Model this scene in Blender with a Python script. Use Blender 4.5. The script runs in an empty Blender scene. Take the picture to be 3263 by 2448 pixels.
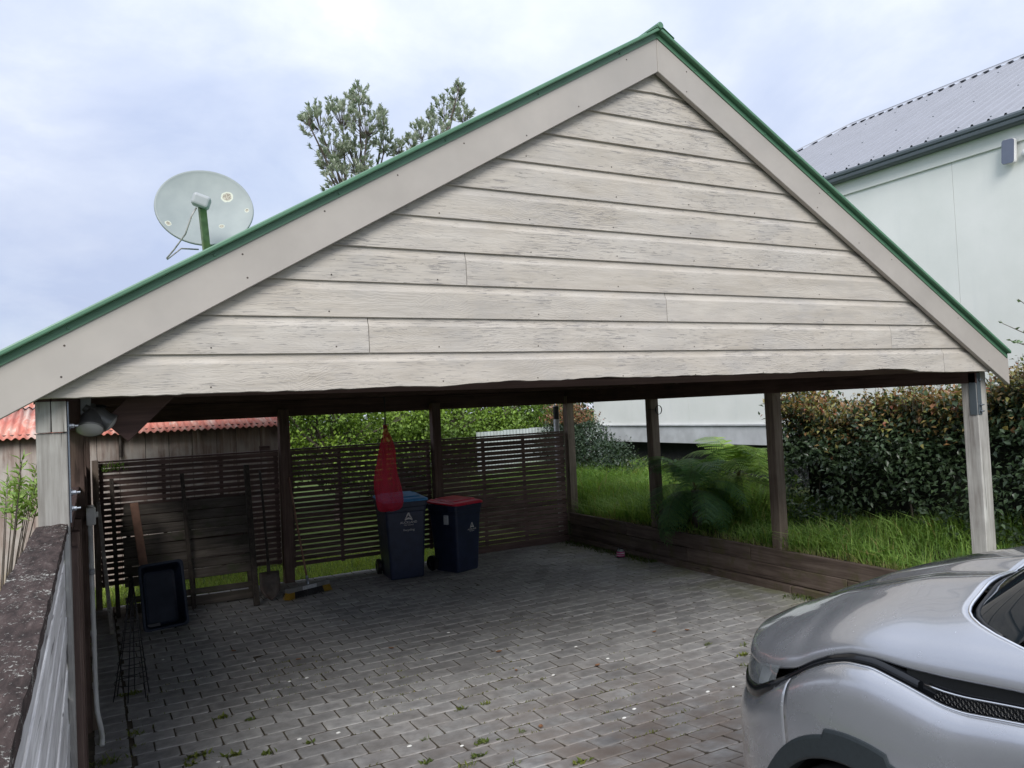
import bpy, math, random
import numpy as np
from mathutils import Vector, Matrix
R = math.radians
random.seed(7)
rng = np.random.default_rng(11)
scene = bpy.context.scene
COL = scene.collection

# ------------------------------------------------------------------ camera
cam_d = bpy.data.cameras.new('camera')
cam = bpy.data.objects.new('camera', cam_d)
COL.objects.link(cam)
scene.camera = cam
cam_d.sensor_width = 36.0
cam_d.lens = 27.37
cam_d.clip_start = 0.05
cam_d.clip_end = 900
YAW, PIT, ROL = 0.4968, 0.0302, -0.0472
_f = Vector((math.sin(YAW) * math.cos(PIT), math.cos(YAW) * math.cos(PIT), math.sin(PIT)))
_r = Vector((math.cos(YAW), -math.sin(YAW), 0))
_u = _r.cross(_f)
_r2 = _r * math.cos(ROL) + _u * math.sin(ROL)
_u2 = -_r * math.sin(ROL) + _u * math.cos(ROL)
CAM = Vector((0.073, -4.418, 2.15))
cam.matrix_world = Matrix(((_r2.x, _u2.x, -_f.x, CAM.x), (_r2.y, _u2.y, -_f.y, CAM.y), (_r2.z, _u2.z, -_f.z, CAM.z), (0, 0, 0, 1)))

# ------------------------------------------------------------------ sky, sun, exposure
SUN_DIR = Vector((-0.38, -0.70, 0.62)).normalized()      # towards the sun, behind the camera
world = bpy.data.worlds.new('World')
scene.world = world
world.use_nodes = True
wt = world.node_tree
wt.nodes.clear()


class NB:
    """small node-graph helper"""
    def __init__(s, tree):
        s.t = tree

    def n(s, kind, **kw):
        nd = s.t.nodes.new(kind)
        for k, v in kw.items():
            setattr(nd, k, v)
        return nd

    def put(s, sock, v):
        if hasattr(v, 'is_linked') or isinstance(v, bpy.types.NodeSocket):
            s.t.links.new(v, sock)
        elif isinstance(v, (tuple, list)) and sock.type == 'RGBA' and len(v) == 3:
            sock.default_value = (*v, 1)
        else:
            sock.default_value = v

    def mapping(s, vec, scale=(1, 1, 1), loc=(0, 0, 0), rot=(0, 0, 0)):
        nd = s.n('ShaderNodeMapping')
        s.put(nd.inputs['Vector'], vec)
        s.put(nd.inputs['Scale'], scale)
        s.put(nd.inputs['Location'], loc)
        s.put(nd.inputs['Rotation'], rot)
        return nd.outputs[0]

    def noise(s, vec, scale, detail=4, rough=.55, dist=0.0):
        nd = s.n('ShaderNodeTexNoise')
        s.put(nd.inputs['Vector'], vec)
        nd.inputs['Scale'].default_value = scale
        nd.inputs['Detail'].default_value = detail
        nd.inputs['Roughness'].default_value = rough
        nd.inputs['Distortion'].default_value = dist
        return nd.outputs['Fac']

    def ramp(s, fac, stops, interp='LINEAR'):
        nd = s.n('ShaderNodeValToRGB')
        cr = nd.color_ramp
        cr.interpolation = interp
        while len(cr.elements) > 1:
            cr.elements.remove(cr.elements[-1])
        for i, (p, c) in enumerate(stops):
            e = cr.elements[0] if i == 0 else cr.elements.new(p)
            e.position = p
            e.color = (*c, 1) if isinstance(c, (tuple, list)) else (c, c, c, 1)
        s.put(nd.inputs[0], fac)
        return nd.outputs[0]

    def mix(s, fac, a, b, mode='MIX'):
        nd = s.n('ShaderNodeMix', data_type='RGBA', blend_type=mode)
        s.put(nd.inputs['Factor'], fac)
        s.put(nd.inputs[6], a)
        s.put(nd.inputs[7], b)
        return nd.outputs[2]

    def math(s, op, a, b=0.0, c=None, clamp=False):
        nd = s.n('ShaderNodeMath', operation=op, use_clamp=clamp)
        s.put(nd.inputs[0], a)
        s.put(nd.inputs[1], b)
        if c is not None:
            s.put(nd.inputs[2], c)
        return nd.outputs[0]

    def bump(s, h, strength=.3, dist=.01, normal=None):
        nd = s.n('ShaderNodeBump')
        s.put(nd.inputs['Height'], h)
        nd.inputs['Strength'].default_value = strength
        nd.inputs['Distance'].default_value = dist
        if normal is not None:
            s.put(nd.inputs['Normal'], normal)
        return nd.outputs[0]


def build_world():
    b = NB(wt)
    sky = b.n('ShaderNodeTexSky', sky_type='NISHITA')
    sky.sun_disc = False
    sky.sun_elevation = math.asin(SUN_DIR.z)
    sky.sun_rotation = math.atan2(SUN_DIR.x, SUN_DIR.y)
    sky.air_density = 1.2
    sky.dust_density = 1.5
    tc = b.n('ShaderNodeTexCoord').outputs['Generated']
    # project the view ray on a cloud ceiling so that clouds flatten towards the horizon
    sep = b.n('ShaderNodeSeparateXYZ')
    b.put(sep.inputs[0], tc)
    zc = b.math('ADD', b.math('MAXIMUM', sep.outputs[2], 0.0), 0.38)
    comb = b.n('ShaderNodeCombineXYZ')
    b.put(comb.inputs[0], b.math('DIVIDE', sep.outputs[0], zc))
    b.put(comb.inputs[1], b.math('DIVIDE', sep.outputs[1], zc))
    p = b.mapping(comb.outputs[0], (1, 1, 1), (CLOUD_OFF[0], CLOUD_OFF[1], 0))
    big = b.noise(p, 0.85, 3, .5, .3)
    det = b.noise(p, 2.6, 7, .58, .25)
    m = b.math('ADD', b.math('MULTIPLY', big, .60), b.math('MULTIPLY', det, .50))
    cloud = b.ramp(m, CLOUD_RAMP)
    cover = b.ramp(b.noise(p, 1.3, 5, .55), [(.25, .88), (.6, 1.0)])
    # an overcast sky is brighter overhead than at the horizon
    el = b.math('ADD', b.math('MULTIPLY', b.math('MAXIMUM', sep.outputs[2], 0.0), 4.0), 8.0)
    cel = b.n('ShaderNodeCombineXYZ')
    for q in range(3): b.put(cel.inputs[q], el)
    c = b.mix(cover, sky.outputs[0], b.mix(1.0, cloud, cel.outputs[0], 'MULTIPLY'))
    bg = b.n('ShaderNodeBackground')
    b.put(bg.inputs[0], c)
    bg.inputs[1].default_value = SKY_STRENGTH
    out = b.n('ShaderNodeOutputWorld')
    wt.links.new(bg.outputs[0], out.inputs[0])


SKY_STRENGTH = 0.10
CLOUD_OFF = (8.8, -3.3)
CLOUD_RAMP = [(.40, (.29, .335, .455)), (.53, (.365, .405, .50)), (.63, (.46, .49, .56)), (.75, (.76, .76, .78))]
build_world()
sun_d = bpy.data.lights.new('sun', 'SUN')
sun_d.energy = 1.5
sun_d.angle = R(28)
sun_d.color = (1.0, .97, .92)
sun = bpy.data.objects.new('sun', sun_d)
COL.objects.link(sun)
sun.rotation_euler = (-SUN_DIR).to_track_quat('-Z', 'Y').to_euler()
sun.location = (0, -10, 20)
vs = scene.view_settings
vs.view_transform = 'Standard'
vs.look = 'None'
vs.gamma = 1
vs.use_curve_mapping = False
vs.exposure = 1.12
scene.cycles.max_bounces = 8
scene.cycles.transparent_max_bounces = 12
scene.cycles.caustics_reflective = False
scene.cycles.caustics_refractive = False


# ------------------------------------------------------------------ object helpers
def empty(name, loc=(0, 0, 0)):
    o = bpy.data.objects.new(name, None)
    o.empty_display_size = .2
    COL.objects.link(o)
    o.location = loc
    return o


def tag(o, label=None, cat=None, group=None, kind=None):
    if label: o['label'] = label
    if cat: o['category'] = cat
    if group: o['group'] = group
    if kind: o['kind'] = kind
    return o


def thing(name, label, cat, loc=(0, 0, 0), group=None):
    return tag(empty(name, loc), label, cat, group)


def link_mesh(name, me, m=None, parent=None, smooth=False):
    if m is not None:
        me.materials.append(m)
    if smooth:
        me.shade_smooth()
    o = bpy.data.objects.new(name, me)
    COL.objects.link(o)
    if parent is not None:
        set_parent(o, parent)
    return o


def root_of(o):
    t = Vector((0, 0, 0))
    while o is not None:
        t += o.location + (o.matrix_parent_inverse.to_translation() if o.parent else Vector((0, 0, 0)))
        o = o.parent
    return t


def set_parent(o, parent):
    """vertices are written in world space: cancel the parent's offset (parents here are only translated)"""
    o.parent = parent
    o.matrix_parent_inverse = Matrix.Translation(-root_of(parent))


class MB:
    def __init__(s):
        s.v = []
        s.f = []

    def add(s, vs_, fs):
        k = len(s.v)
        s.v += [tuple(p) for p in vs_]
        s.f += [tuple(i + k for i in q) for q in fs]
        return s

    def box(s, x0, x1, y0, y1, z0, z1):
        return s.add([(x0, y0, z0), (x1, y0, z0), (x1, y1, z0), (x0, y1, z0), (x0, y0, z1), (x1, y0, z1), (x1, y1, z1), (x0, y1, z1)],
                     [(3, 2, 1, 0), (4, 5, 6, 7), (0, 1, 5, 4), (1, 2, 6, 5), (2, 3, 7, 6), (3, 0, 4, 7)])

    def bar(s, p, q, w, h, up=(0, 0, 1)):
        """rectangular bar from p to q; w across, h along 'up'"""
        p, q = Vector(p), Vector(q)
        d = (q - p).normalized()
        sd = d.cross(Vector(up))
        if sd.length < 1e-4: sd = d.cross(Vector((0, 1, 0)))
        sd.normalize()
        u = sd.cross(d).normalized()
        vv = [e + sd * (a * w / 2) + u * (c * h / 2) for e in (p, q) for a, c in ((-1, -1), (1, -1), (1, 1), (-1, 1))]
        return s.add(vv, [(0, 1, 2, 3), (7, 6, 5, 4), (0, 4, 5, 1), (1, 5, 6, 2), (2, 6, 7, 3), (3, 7, 4, 0)])

    def tube(s, pts, r, n=8, cap=True):
        pts = [Vector(p) for p in pts]
        rr = r if isinstance(r, (list, tuple)) else [r] * len(pts)
        k = len(s.v)
        prev = None
        for i, p in enumerate(pts):
            d = (pts[min(i + 1, len(pts) - 1)] - pts[max(i - 1, 0)]).normalized()
            if prev is None:
                a = d.cross(Vector((0, 0, 1)))
                if a.length < .1: a = d.cross(Vector((1, 0, 0)))
            else:
                a = prev - d * prev.dot(d)
            a.normalize()
            prev = a
            c = d.cross(a)
            for j in range(n):
                t = 2 * math.pi * j / n
                s.v.append(tuple(p + (a * math.cos(t) + c * math.sin(t)) * rr[i]))
        for i in range(len(pts) - 1):
            for j in range(n):
                s.f.append((k + i * n + j, k + i * n + (j + 1) % n, k + (i + 1) * n + (j + 1) % n, k + (i + 1) * n + j))
        if cap:
            s.f.append(tuple(k + j for j in range(n))[::-1])
            s.f.append(tuple(k + (len(pts) - 1) * n + j for j in range(n)))
        return s

    def lathe(s, prof, n=24, origin=(0, 0, 0), M=None, closed=False):
        """prof: list of (r, z)"""
        k = len(s.v)
        o = Vector(origin)
        for r, z in prof:
            for j in range(n):
                t = 2 * math.pi * j / n
                p = Vector((r * math.cos(t), r * math.sin(t), z))
                if M is not None: p = M @ p
                s.v.append(tuple(p + o))
        for i in range(len(prof) - 1):
            for j in range(n):
                s.f.append((k + i * n + j, k + i * n + (j + 1) % n, k + (i + 1) * n + (j + 1) % n, k + (i + 1) * n + j))
        return s

    def grid(s, P, closed_u=False):
        """P: rows of points"""
        k = len(s.v)
        m = len(P[0])
        for row in P:
            s.v += [tuple(p) for p in row]
        for i in range(len(P) - 1):
            for j in range(m - 1):
                s.f.append((k + i * m + j, k + i * m + j + 1, k + (i + 1) * m + j + 1, k + (i + 1) * m + j))
        return s

    def prism(s, poly, fn, d0, d1):
        """poly: 2-D outline; fn(u, v, d) -> 3-D point"""
        n = len(poly)
        vv = [fn(u, v, d0) for u, v in poly] + [fn(u, v, d1) for u, v in poly]
        fs = [tuple(range(n))[::-1], tuple(range(n, 2 * n))]
        fs += [(i, (i + 1) % n, n + (i + 1) % n, n + i) for i in range(n)]
        return s.add(vv, fs)

    def build(s, name, m, parent=None, smooth=False, bevel=0.0, seg=1):
        me = bpy.data.meshes.new(name)
        me.from_pydata(s.v, [], s.f)
        me.validate()
        o = link_mesh(name, me, m, parent, smooth)
        if bevel:
            md = o.modifiers.new('bevel', 'BEVEL')
            md.width = bevel
            md.segments = seg
            md.limit_method = 'ANGLE'
            md.angle_limit = R(40)
        return o


def fast_mesh(name, V, F, cols=None):
    """V (n,3) float, F (m,k) int ; cols (n,3)"""
    me = bpy.data.meshes.new(name)
    V = np.ascontiguousarray(V, np.float32)
    F = np.ascontiguousarray(F, np.int32)
    k = F.shape[1]
    me.vertices.add(len(V))
    me.vertices.foreach_set('co', V.ravel())
    me.loops.add(F.size)
    me.loops.foreach_set('vertex_index', F.ravel())
    me.polygons.add(len(F))
    me.polygons.foreach_set('loop_start', np.arange(0, F.size, k, dtype=np.int32))
    me.polygons.foreach_set('loop_total', np.full(len(F), k, dtype=np.int32))
    me.update(calc_edges=True)
    if cols is not None:
        ca = me.color_attributes.new('col', 'FLOAT_COLOR', 'POINT')
        c4 = np.concatenate([cols, np.ones((len(cols), 1))], 1).astype(np.float32)
        ca.data.foreach_set('color', c4.ravel())
    return me


def unit(a):
    return a / np.maximum(np.linalg.norm(a, axis=-1, keepdims=True), 1e-9)


def leaves_mesh(name, pos, axis, nrm, length, width, cols, fold=.18, droop=.12):
    """one folded, pointed six-vertex leaf per point"""
    n = len(pos)
    axis = unit(axis)
    side = unit(np.cross(axis, nrm))
    up = np.cross(side, axis)
    L = np.broadcast_to(np.asarray(length, float).reshape(-1, 1), (n, 1))
    Wd = np.broadcast_to(np.asarray(width, float).reshape(-1, 1), (n, 1))
    b = pos
    m1 = pos + axis * L * .5 - up * L * .02
    tip = pos + axis * L - up * L * droop
    l = pos + axis * L * .42 + side * Wd * .5 + up * Wd * fold
    r_ = pos + axis * L * .42 - side * Wd * .5 + up * Wd * fold
    V = np.stack([b, l, tip, r_, m1], 1).reshape(-1, 3)
    o = (np.arange(n) * 5)[:, None]
    F = np.concatenate([o + [0, 4, 1], o + [1, 4, 2], o + [0, 3, 4], o + [4, 3, 2]], 0)
    return fast_mesh(name, V, F, np.repeat(cols, 5, 0))


def rand_dirs(n):
    return unit(rng.normal(size=(n, 3)))


# ------------------------------------------------------------------ materials
MATS = {}


def new_mat(name):
    m = bpy.data.materials.new(name)
    m.use_nodes = True
    t = m.node_tree
    t.nodes.clear()
    b = NB(t)
    out = b.n('ShaderNodeOutputMaterial')
    pr = b.n('ShaderNodeBsdfPrincipled')
    t.links.new(pr.outputs[0], out.inputs[0])
    b.pr = pr
    b.out = out
    MATS[name] = m
    return m, b


def pset(b, **kw):
    for k, v in kw.items():
        b.put(b.pr.inputs[k.replace('_', ' ')], v)


def coords(b, rnd=True):
    tc = b.n('ShaderNodeTexCoord').outputs['Object']
    if not rnd: return tc
    oi = b.n('ShaderNodeObjectInfo').outputs['Random']
    mp = b.n('ShaderNodeVectorMath', operation='ADD')
    b.put(mp.inputs[0], tc)
    cx = b.n('ShaderNodeCombineXYZ')
    b.put(cx.inputs[0], b.math('MULTIPLY', oi, 37.0))
    b.put(cx.inputs[1], b.math('MULTIPLY', oi, 61.0))
    b.put(cx.inputs[2], b.math('MULTIPLY', oi, 23.0))
    b.put(mp.inputs[1], cx.outputs[0])
    return mp.outputs[0]


def plain(name, col, rough=.5, var=.12, nscale=9, metallic=0, bump=.0, spec=.5, dirt=None, bscale=60):
    m, b = new_mat(name)
    c = coords(b)
    n1 = b.noise(c, nscale, 5, .6)
    dark = tuple(x * (1 - var) for x in col)
    lite = tuple(min(1, x * (1 + var)) for x in col)
    cc = b.ramp(n1, [(.3, dark), (.7, lite)])
    if dirt:
        n2 = b.noise(c, nscale * .37, 6, .65)
        cc = b.mix(b.ramp(n2, [(.5, 0.0), (.72, .75)]), cc, dirt)
    pset(b, Base_Color=cc, Roughness=b.ramp(n1, [(.3, min(1, rough * 1.12)), (.7, rough * .9)]), Metallic=metallic, Specular_IOR_Level=spec)
    if bump:
        pset(b, Normal=b.bump(b.noise(c, bscale, 4, .6), bump, .004))
    return m


AX = {'x': (.06, 1, 1), 'y': (1, .06, 1), 'z': (1, 1, .06)}


def timber(name, c_dark, c_mid, c_lite, axis='x', rough=.8, crack=.5, grain=26, bump=.5, stain=None, dist=.6):
    m, b = new_mat(name)
    c = coords(b)
    g = b.mapping(c, AX[axis])
    n1 = b.noise(g, grain, 6, .62, dist)
    n2 = b.noise(c, 2.2, 4, .6)
    fine = b.noise(g, grain * 4, 3, .6)
    f = b.math('ADD', b.math('MULTIPLY', n1, .7), b.math('MULTIPLY', fine, .3))
    col = b.ramp(f, [(.30, c_dark), (.5, c_mid), (.68, c_lite)])
    col = b.mix(b.ramp(n2, [(.38, .55), (.66, 0.0)]), col, b.mix(1.0, col, (.52, .50, .50), 'MULTIPLY'))
    if stain:
        n3 = b.noise(c, 3.1, 6, .7, .4)
        col = b.mix(b.ramp(n3, [(.52, 0.0), (.64, .8)]), col, stain)
    ck = b.ramp(b.noise(g, grain * 1.5, 2, .5, .8), [(.30, 1.0), (.345, 0.0)])
    col = b.mix(b.math('MULTIPLY', ck, crack), col, tuple(x * .25 for x in c_dark))
    oi = b.n('ShaderNodeObjectInfo').outputs['Random']
    hsv = b.n('ShaderNodeHueSaturation')
    b.put(hsv.inputs['Color'], col)
    b.put(hsv.inputs['Value'], b.math('ADD', b.math('MULTIPLY', oi, .34), .83))
    pset(b, Base_Color=hsv.outputs[0], Roughness=rough, Specular_IOR_Level=.3)
    h = b.math('SUBTRACT', f, b.math('MULTIPLY', ck, .35))
    pset(b, Normal=b.bump(h, bump, .006))
    return m


def weatherboard_mat():
    m, b = new_mat('flaking cream weatherboard paint')
    c = coords(b)
    g = b.mapping(c, (.13, 1, 1))
    warp = b.noise(b.mapping(c, (.35, 1, 1)), 7.0, 3, .5, .8)
    # raised grain: contour lines of a stretched field
    sep = b.n('ShaderNodeSeparateXYZ')
    b.put(sep.inputs[0], c)
    ph = b.math('ADD', b.math('MULTIPLY', sep.outputs[2], 420.0), b.math('MULTIPLY', warp, 95.0))
    gr = b.math('MULTIPLY', b.math('ADD', b.math('SINE', ph), 1.0), .5)
    f2 = b.noise(g, 55, 5, .65)
    big0 = b.noise(b.mapping(c, (.4, 1, 1)), 2.4, 3, .5)
    f3 = b.noise(g, 17, 5, .6, .5)
    grain = b.math('ADD', b.math('MULTIPLY', gr, b.math('MULTIPLY', b.ramp(big0, [(.38, .02), (.66, .32)]), 1.0)), b.math('MULTIPLY', f2, .8))
    base = b.ramp(f3, [(.3, (.39, .352, .302)), (.55, (.48, .438, .385)), (.75, (.54, .50, .445))])
    big = b.noise(c, 1.4, 4, .6)
    base = b.mix(b.ramp(big, [(.4, .0), (.7, .35)]), base, (.49, .475, .455))
    # cracks in the paint along the grain, and flaked patches of grey timber
    patch = b.math('ADD', b.noise(b.mapping(c, (.45, 1, 1)), 2.6, 6, .68, .3), b.math('MULTIPLY', b.math('SUBTRACT', b.n('ShaderNodeObjectInfo').outputs['Random'], .62), .16))
    ckn = b.noise(b.mapping(c, (.055, 1, 1)), 190, 3, .55, .5)
    thr = b.ramp(patch, [(.38, .29), (.64, .455)])
    ck = b.math('MULTIPLY', b.math('LESS_THAN', ckn, thr), 1.0)
    cross = b.math('LESS_THAN', b.noise(b.mapping(c, (1.2, 1, .5)), 70, 3, .6), b.ramp(patch, [(.54, .14), (.74, .40)]))
    ck = b.math('MAXIMUM', ck, cross)
    col = b.mix(b.math('MULTIPLY', ck, .62), base, (.19, .18, .185))
    col = b.mix(b.math('MULTIPLY', b.ramp(gr, [(.0, .22), (.35, 0.0)]), b.ramp(big0, [(.38, .1), (.66, 1.0)])), col, (.33, .315, .30))
    grime = b.ramp(b.noise(b.mapping(c, (.5, 1, 1)), 4.2, 6, .66, .5), [(.48, 0.0), (.72, .5)])
    col = b.mix(grime, col, (.335, .325, .32))
    fine = b.noise(b.mapping(c, (.045, 1, 1)), 150, 2, .5, .4)
    col = b.mix(b.math('MULTIPLY', b.ramp(fine, [(.34, .55), (.43, 0.0)]), b.ramp(patch, [(.35, .25), (.6, 1.0)])), col, (.27, .255, .25))
    pset(b, Base_Color=col, Roughness=.62, Specular_IOR_Level=.3)
    h = b.math('SUBTRACT', grain, b.math('MULTIPLY', ck, .8))
    pset(b, Normal=b.bump(h, .6, .0035))
    return m


def paver_mat():
    m, b = new_mat('grey concrete paver')
    uv = b.n('ShaderNodeUVMap').outputs[0]
    geo = b.n('ShaderNodeNewGeometry')
    pos = geo.outputs['Position']
    oi = b.n('ShaderNodeObjectInfo').outputs['Random']
    rnd = b.math('FRACT', b.math('ADD', oi, geo.outputs['Random Per Island']))
    fine = b.noise(pos, 120, 4, .65)
    mid = b.noise(pos, 14, 5, .6)
    big = b.noise(pos, 1.1, 4, .55)
    base = b.ramp(mid, [(.3, (.268, .262, .258)), (.7, (.405, .398, .390))])
    hs = b.n('ShaderNodeHueSaturation')
    b.put(hs.inputs['Color'], base)
    b.put(hs.inputs['Value'], b.math('ADD', b.math('MULTIPLY', rnd, .32), .82))
    col = hs.outputs[0]
    # worn dark centres: each block's face holds damp in the middle
    sp = b.n('ShaderNodeSeparateXYZ')
    b.put(sp.inputs[0], uv)
    du = b.math('ABSOLUTE', b.math('SUBTRACT', sp.outputs[0], .5))
    dv = b.math('ABSOLUTE', b.math('SUBTRACT', sp.outputs[1], .5))
    e = b.math('MAXIMUM', du, dv)
    e = b.math('ADD', e, b.math('MULTIPLY', b.math('SUBTRACT', b.noise(pos, 9, 3, .6), .5), .5))
    cen = b.ramp(e, [(.22, 1.0), (.46, 0.0)])
    amt = b.math('MULTIPLY', cen, b.math('MULTIPLY', b.ramp(big, [(.36, .25), (.62, 1.0)]), .62))
    col = b.mix(amt, col, b.mix(1.0, col, (.50, .50, .53), 'MULTIPLY'))
    # brown dirt washed over the blocks by the driveway, green algae along the garden wall
    dv_ = b.n('ShaderNodeVectorMath', operation='DISTANCE')
    b.put(dv_.inputs[0], pos)
    b.put(dv_.inputs[1], (3.1, -1.3, 0))
    near = b.ramp(b.math('DIVIDE', dv_.outputs['Value'], 3.0), [(.3, 1.0), (.9, .12)])
    dn = b.ramp(b.noise(pos, 3.3, 7, .66), [(.36, 0.0), (.58, 1.0)])
    col = b.mix(b.math('MULTIPLY', b.math('MULTIPLY', near, dn), .72), col, (.21, .165, .135))
    xs = b.n('ShaderNodeSeparateXYZ')
    b.put(xs.inputs[0], pos)
    alg = b.math('MULTIPLY', b.ramp(b.math('DIVIDE', xs.outputs[0], 7.0), [(.80, 0.0), (.95, 1.0)]), b.ramp(b.noise(pos, 2.3, 6, .6), [(.36, 0.0), (.6, .8)]))
    col = b.mix(alg, col, (.21, .215, .12))
    dark = b.ramp(b.noise(pos, .9, 6, .62, .5), [(.46, 0.0), (.66, .62)])
    col = b.mix(dark, col, b.mix(1.0, col, (.62, .60, .60), 'MULTIPLY'))
    col = b.mix(b.ramp(fine, [(.25, .5), (.42, 0.0)]), col, (.12, .12, .12))
    col = b.mix(b.ramp(fine, [(.62, .0), (.78, .45)]), col, (.50, .50, .49))
    pset(b, Base_Color=col, Roughness=.78, Specular_IOR_Level=.35)
    pset(b, Normal=b.bump(b.math('ADD', fine, b.math('MULTIPLY', mid, 1.2)), .5, .004))
    return m


def leaf_mat(name, rough=.42, trans=.25, spec=.45, tint=(1.25, 1.2, .6)):
    m, b = new_mat(name)
    ca = b.n('ShaderNodeVertexColor', layer_name='col').outputs[0]
    n_ = b.noise(b.n('ShaderNodeTexCoord').outputs['Object'], 45, 2, .5)
    col = b.mix(1.0, ca, b.ramp(n_, [(.3, .78), (.7, 1.2)]), 'MULTIPLY')
    pset(b, Base_Color=col, Roughness=rough, Specular_IOR_Level=spec)
    tr = b.n('ShaderNodeBsdfTranslucent')
    b.put(tr.inputs[0], b.mix(1.0, col, tint, 'MULTIPLY'))
    mx = b.n('ShaderNodeMixShader')
    mx.inputs[0].default_value = trans
    b.t.links.new(b.pr.outputs[0], mx.inputs[1])
    b.t.links.new(tr.outputs[0], mx.inputs[2])
    b.t.links.new(mx.outputs[0], b.out.inputs[0])
    return m


def rust_mat():
    m, b = new_mat('rusted red roofing iron')
    c = coords(b, False)
    g = b.mapping(c, (1, .22, .22))
    n1 = b.noise(g, 9, 6, .65, .6)
    n2 = b.noise(g, 3.2, 5, .6, .3)
    col = b.ramp(n1, [(.28, (.30, .085, .06)), (.44, (.52, .16, .115)), (.56, (.56, .25, .19)), (.68, (.62, .46, .38))])
    col = b.mix(b.ramp(n2, [(.50, 0.0), (.64, .8)]), col, (.64, .58, .52))
    pset(b, Base_Color=col, Roughness=.75, Normal=b.bump(n1, .3, .004))
    return m


def shed_board_mat():
    m, b = new_mat('weathered brown shed board')
    c = coords(b)
    g = b.mapping(c, (1, 1, .05))
    n1 = b.noise(g, 22, 6, .65, .5)
    n2 = b.noise(b.mapping(c, (1, 1, .35)), 5, 5, .6, .4)
    col = b.ramp(n1, [(.3, (.16, .11, .095)), (.5, (.31, .24, .21)), (.7, (.47, .41, .37))])
    col = b.mix(b.ramp(n2, [(.42, 0.0), (.62, .9)]), col, (.47, .43, .40))
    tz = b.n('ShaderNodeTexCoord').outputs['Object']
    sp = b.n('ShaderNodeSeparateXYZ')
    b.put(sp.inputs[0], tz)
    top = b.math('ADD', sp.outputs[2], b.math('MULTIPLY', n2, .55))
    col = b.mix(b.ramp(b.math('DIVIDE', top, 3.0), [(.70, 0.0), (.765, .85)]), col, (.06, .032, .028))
    pset(b, Base_Color=col, Roughness=.85, Normal=b.bump(n1, .5, .006))
    return m


def lichen_rail_mat():
    m, b = new_mat('dark rail grown over with pale lichen')
    c = coords(b, False)
    g = b.mapping(c, (1, .25, 1))
    n1 = b.noise(g, 40, 5, .65, .4)
    base = b.ramp(n1, [(.35, (.026, .019, .017)), (.6, (.07, .050, .045)), (.75, (.14, .115, .105))])
    l1 = b.noise(b.mapping(c, (1, .6, 1)), 95, 6, .74, .5)
    l2 = b.noise(c, 7, 4, .6)
    f = b.math('ADD', l1, b.math('MULTIPLY', b.math('SUBTRACT', l2, .5), .42))
    lm = b.ramp(f, [(.585, 0.0), (.625, 1.0)])
    lc = b.ramp(b.noise(c, 60, 3, .6), [(.3, (.26, .25, .22)), (.6, (.46, .45, .41)), (.8, (.40, .40, .28))])
    pset(b, Base_Color=b.mix(lm, base, lc), Roughness=.9, Specular_IOR_Level=.2)
    pset(b, Normal=b.bump(b.math('ADD', n1, b.math('MULTIPLY', lm, .8)), .7, .006))
    return m


def dish_mat():
    m, b = new_mat('grey dish with lichen rosettes')
    c = coords(b, False)
    n1 = b.noise(c, 6, 4, .5)
    base = b.ramp(n1, [(.3, (.25, .285, .29)), (.7, (.31, .345, .345))])
    vo = b.n('ShaderNodeTexVoronoi', voronoi_dimensions='2D')
    b.put(vo.inputs['Vector'], c)
    vo.inputs['Scale'].default_value = 5.5
    vo.inputs['Randomness'].default_value = 1
    d = b.math('ADD', vo.outputs['Distance'], b.math('MULTIPLY', b.math('SUBTRACT', b.noise(c, 40, 4, .6), .5), .12))
    rs = b.n('ShaderNodeSeparateColor')
    b.put(rs.inputs[0], vo.outputs['Color'])
    size = b.math('MULTIPLY', b.ramp(rs.outputs[0], [(.40, 0.0), (1.0, 1.0)]), .30)
    ins = b.math('LESS_THAN', d, size)
    core = b.math('LESS_THAN', d, b.math('MULTIPLY', size, .72))
    col = b.mix(ins, base, (.52, .54, .46))
    col = b.mix(core, col, b.ramp(b.noise(c, 90, 3, .6), [(.4, (.20, .17, .13)), (.6, (.42, .40, .33))]))
    pset(b, Base_Color=col, Roughness=.6)
    return m


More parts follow.
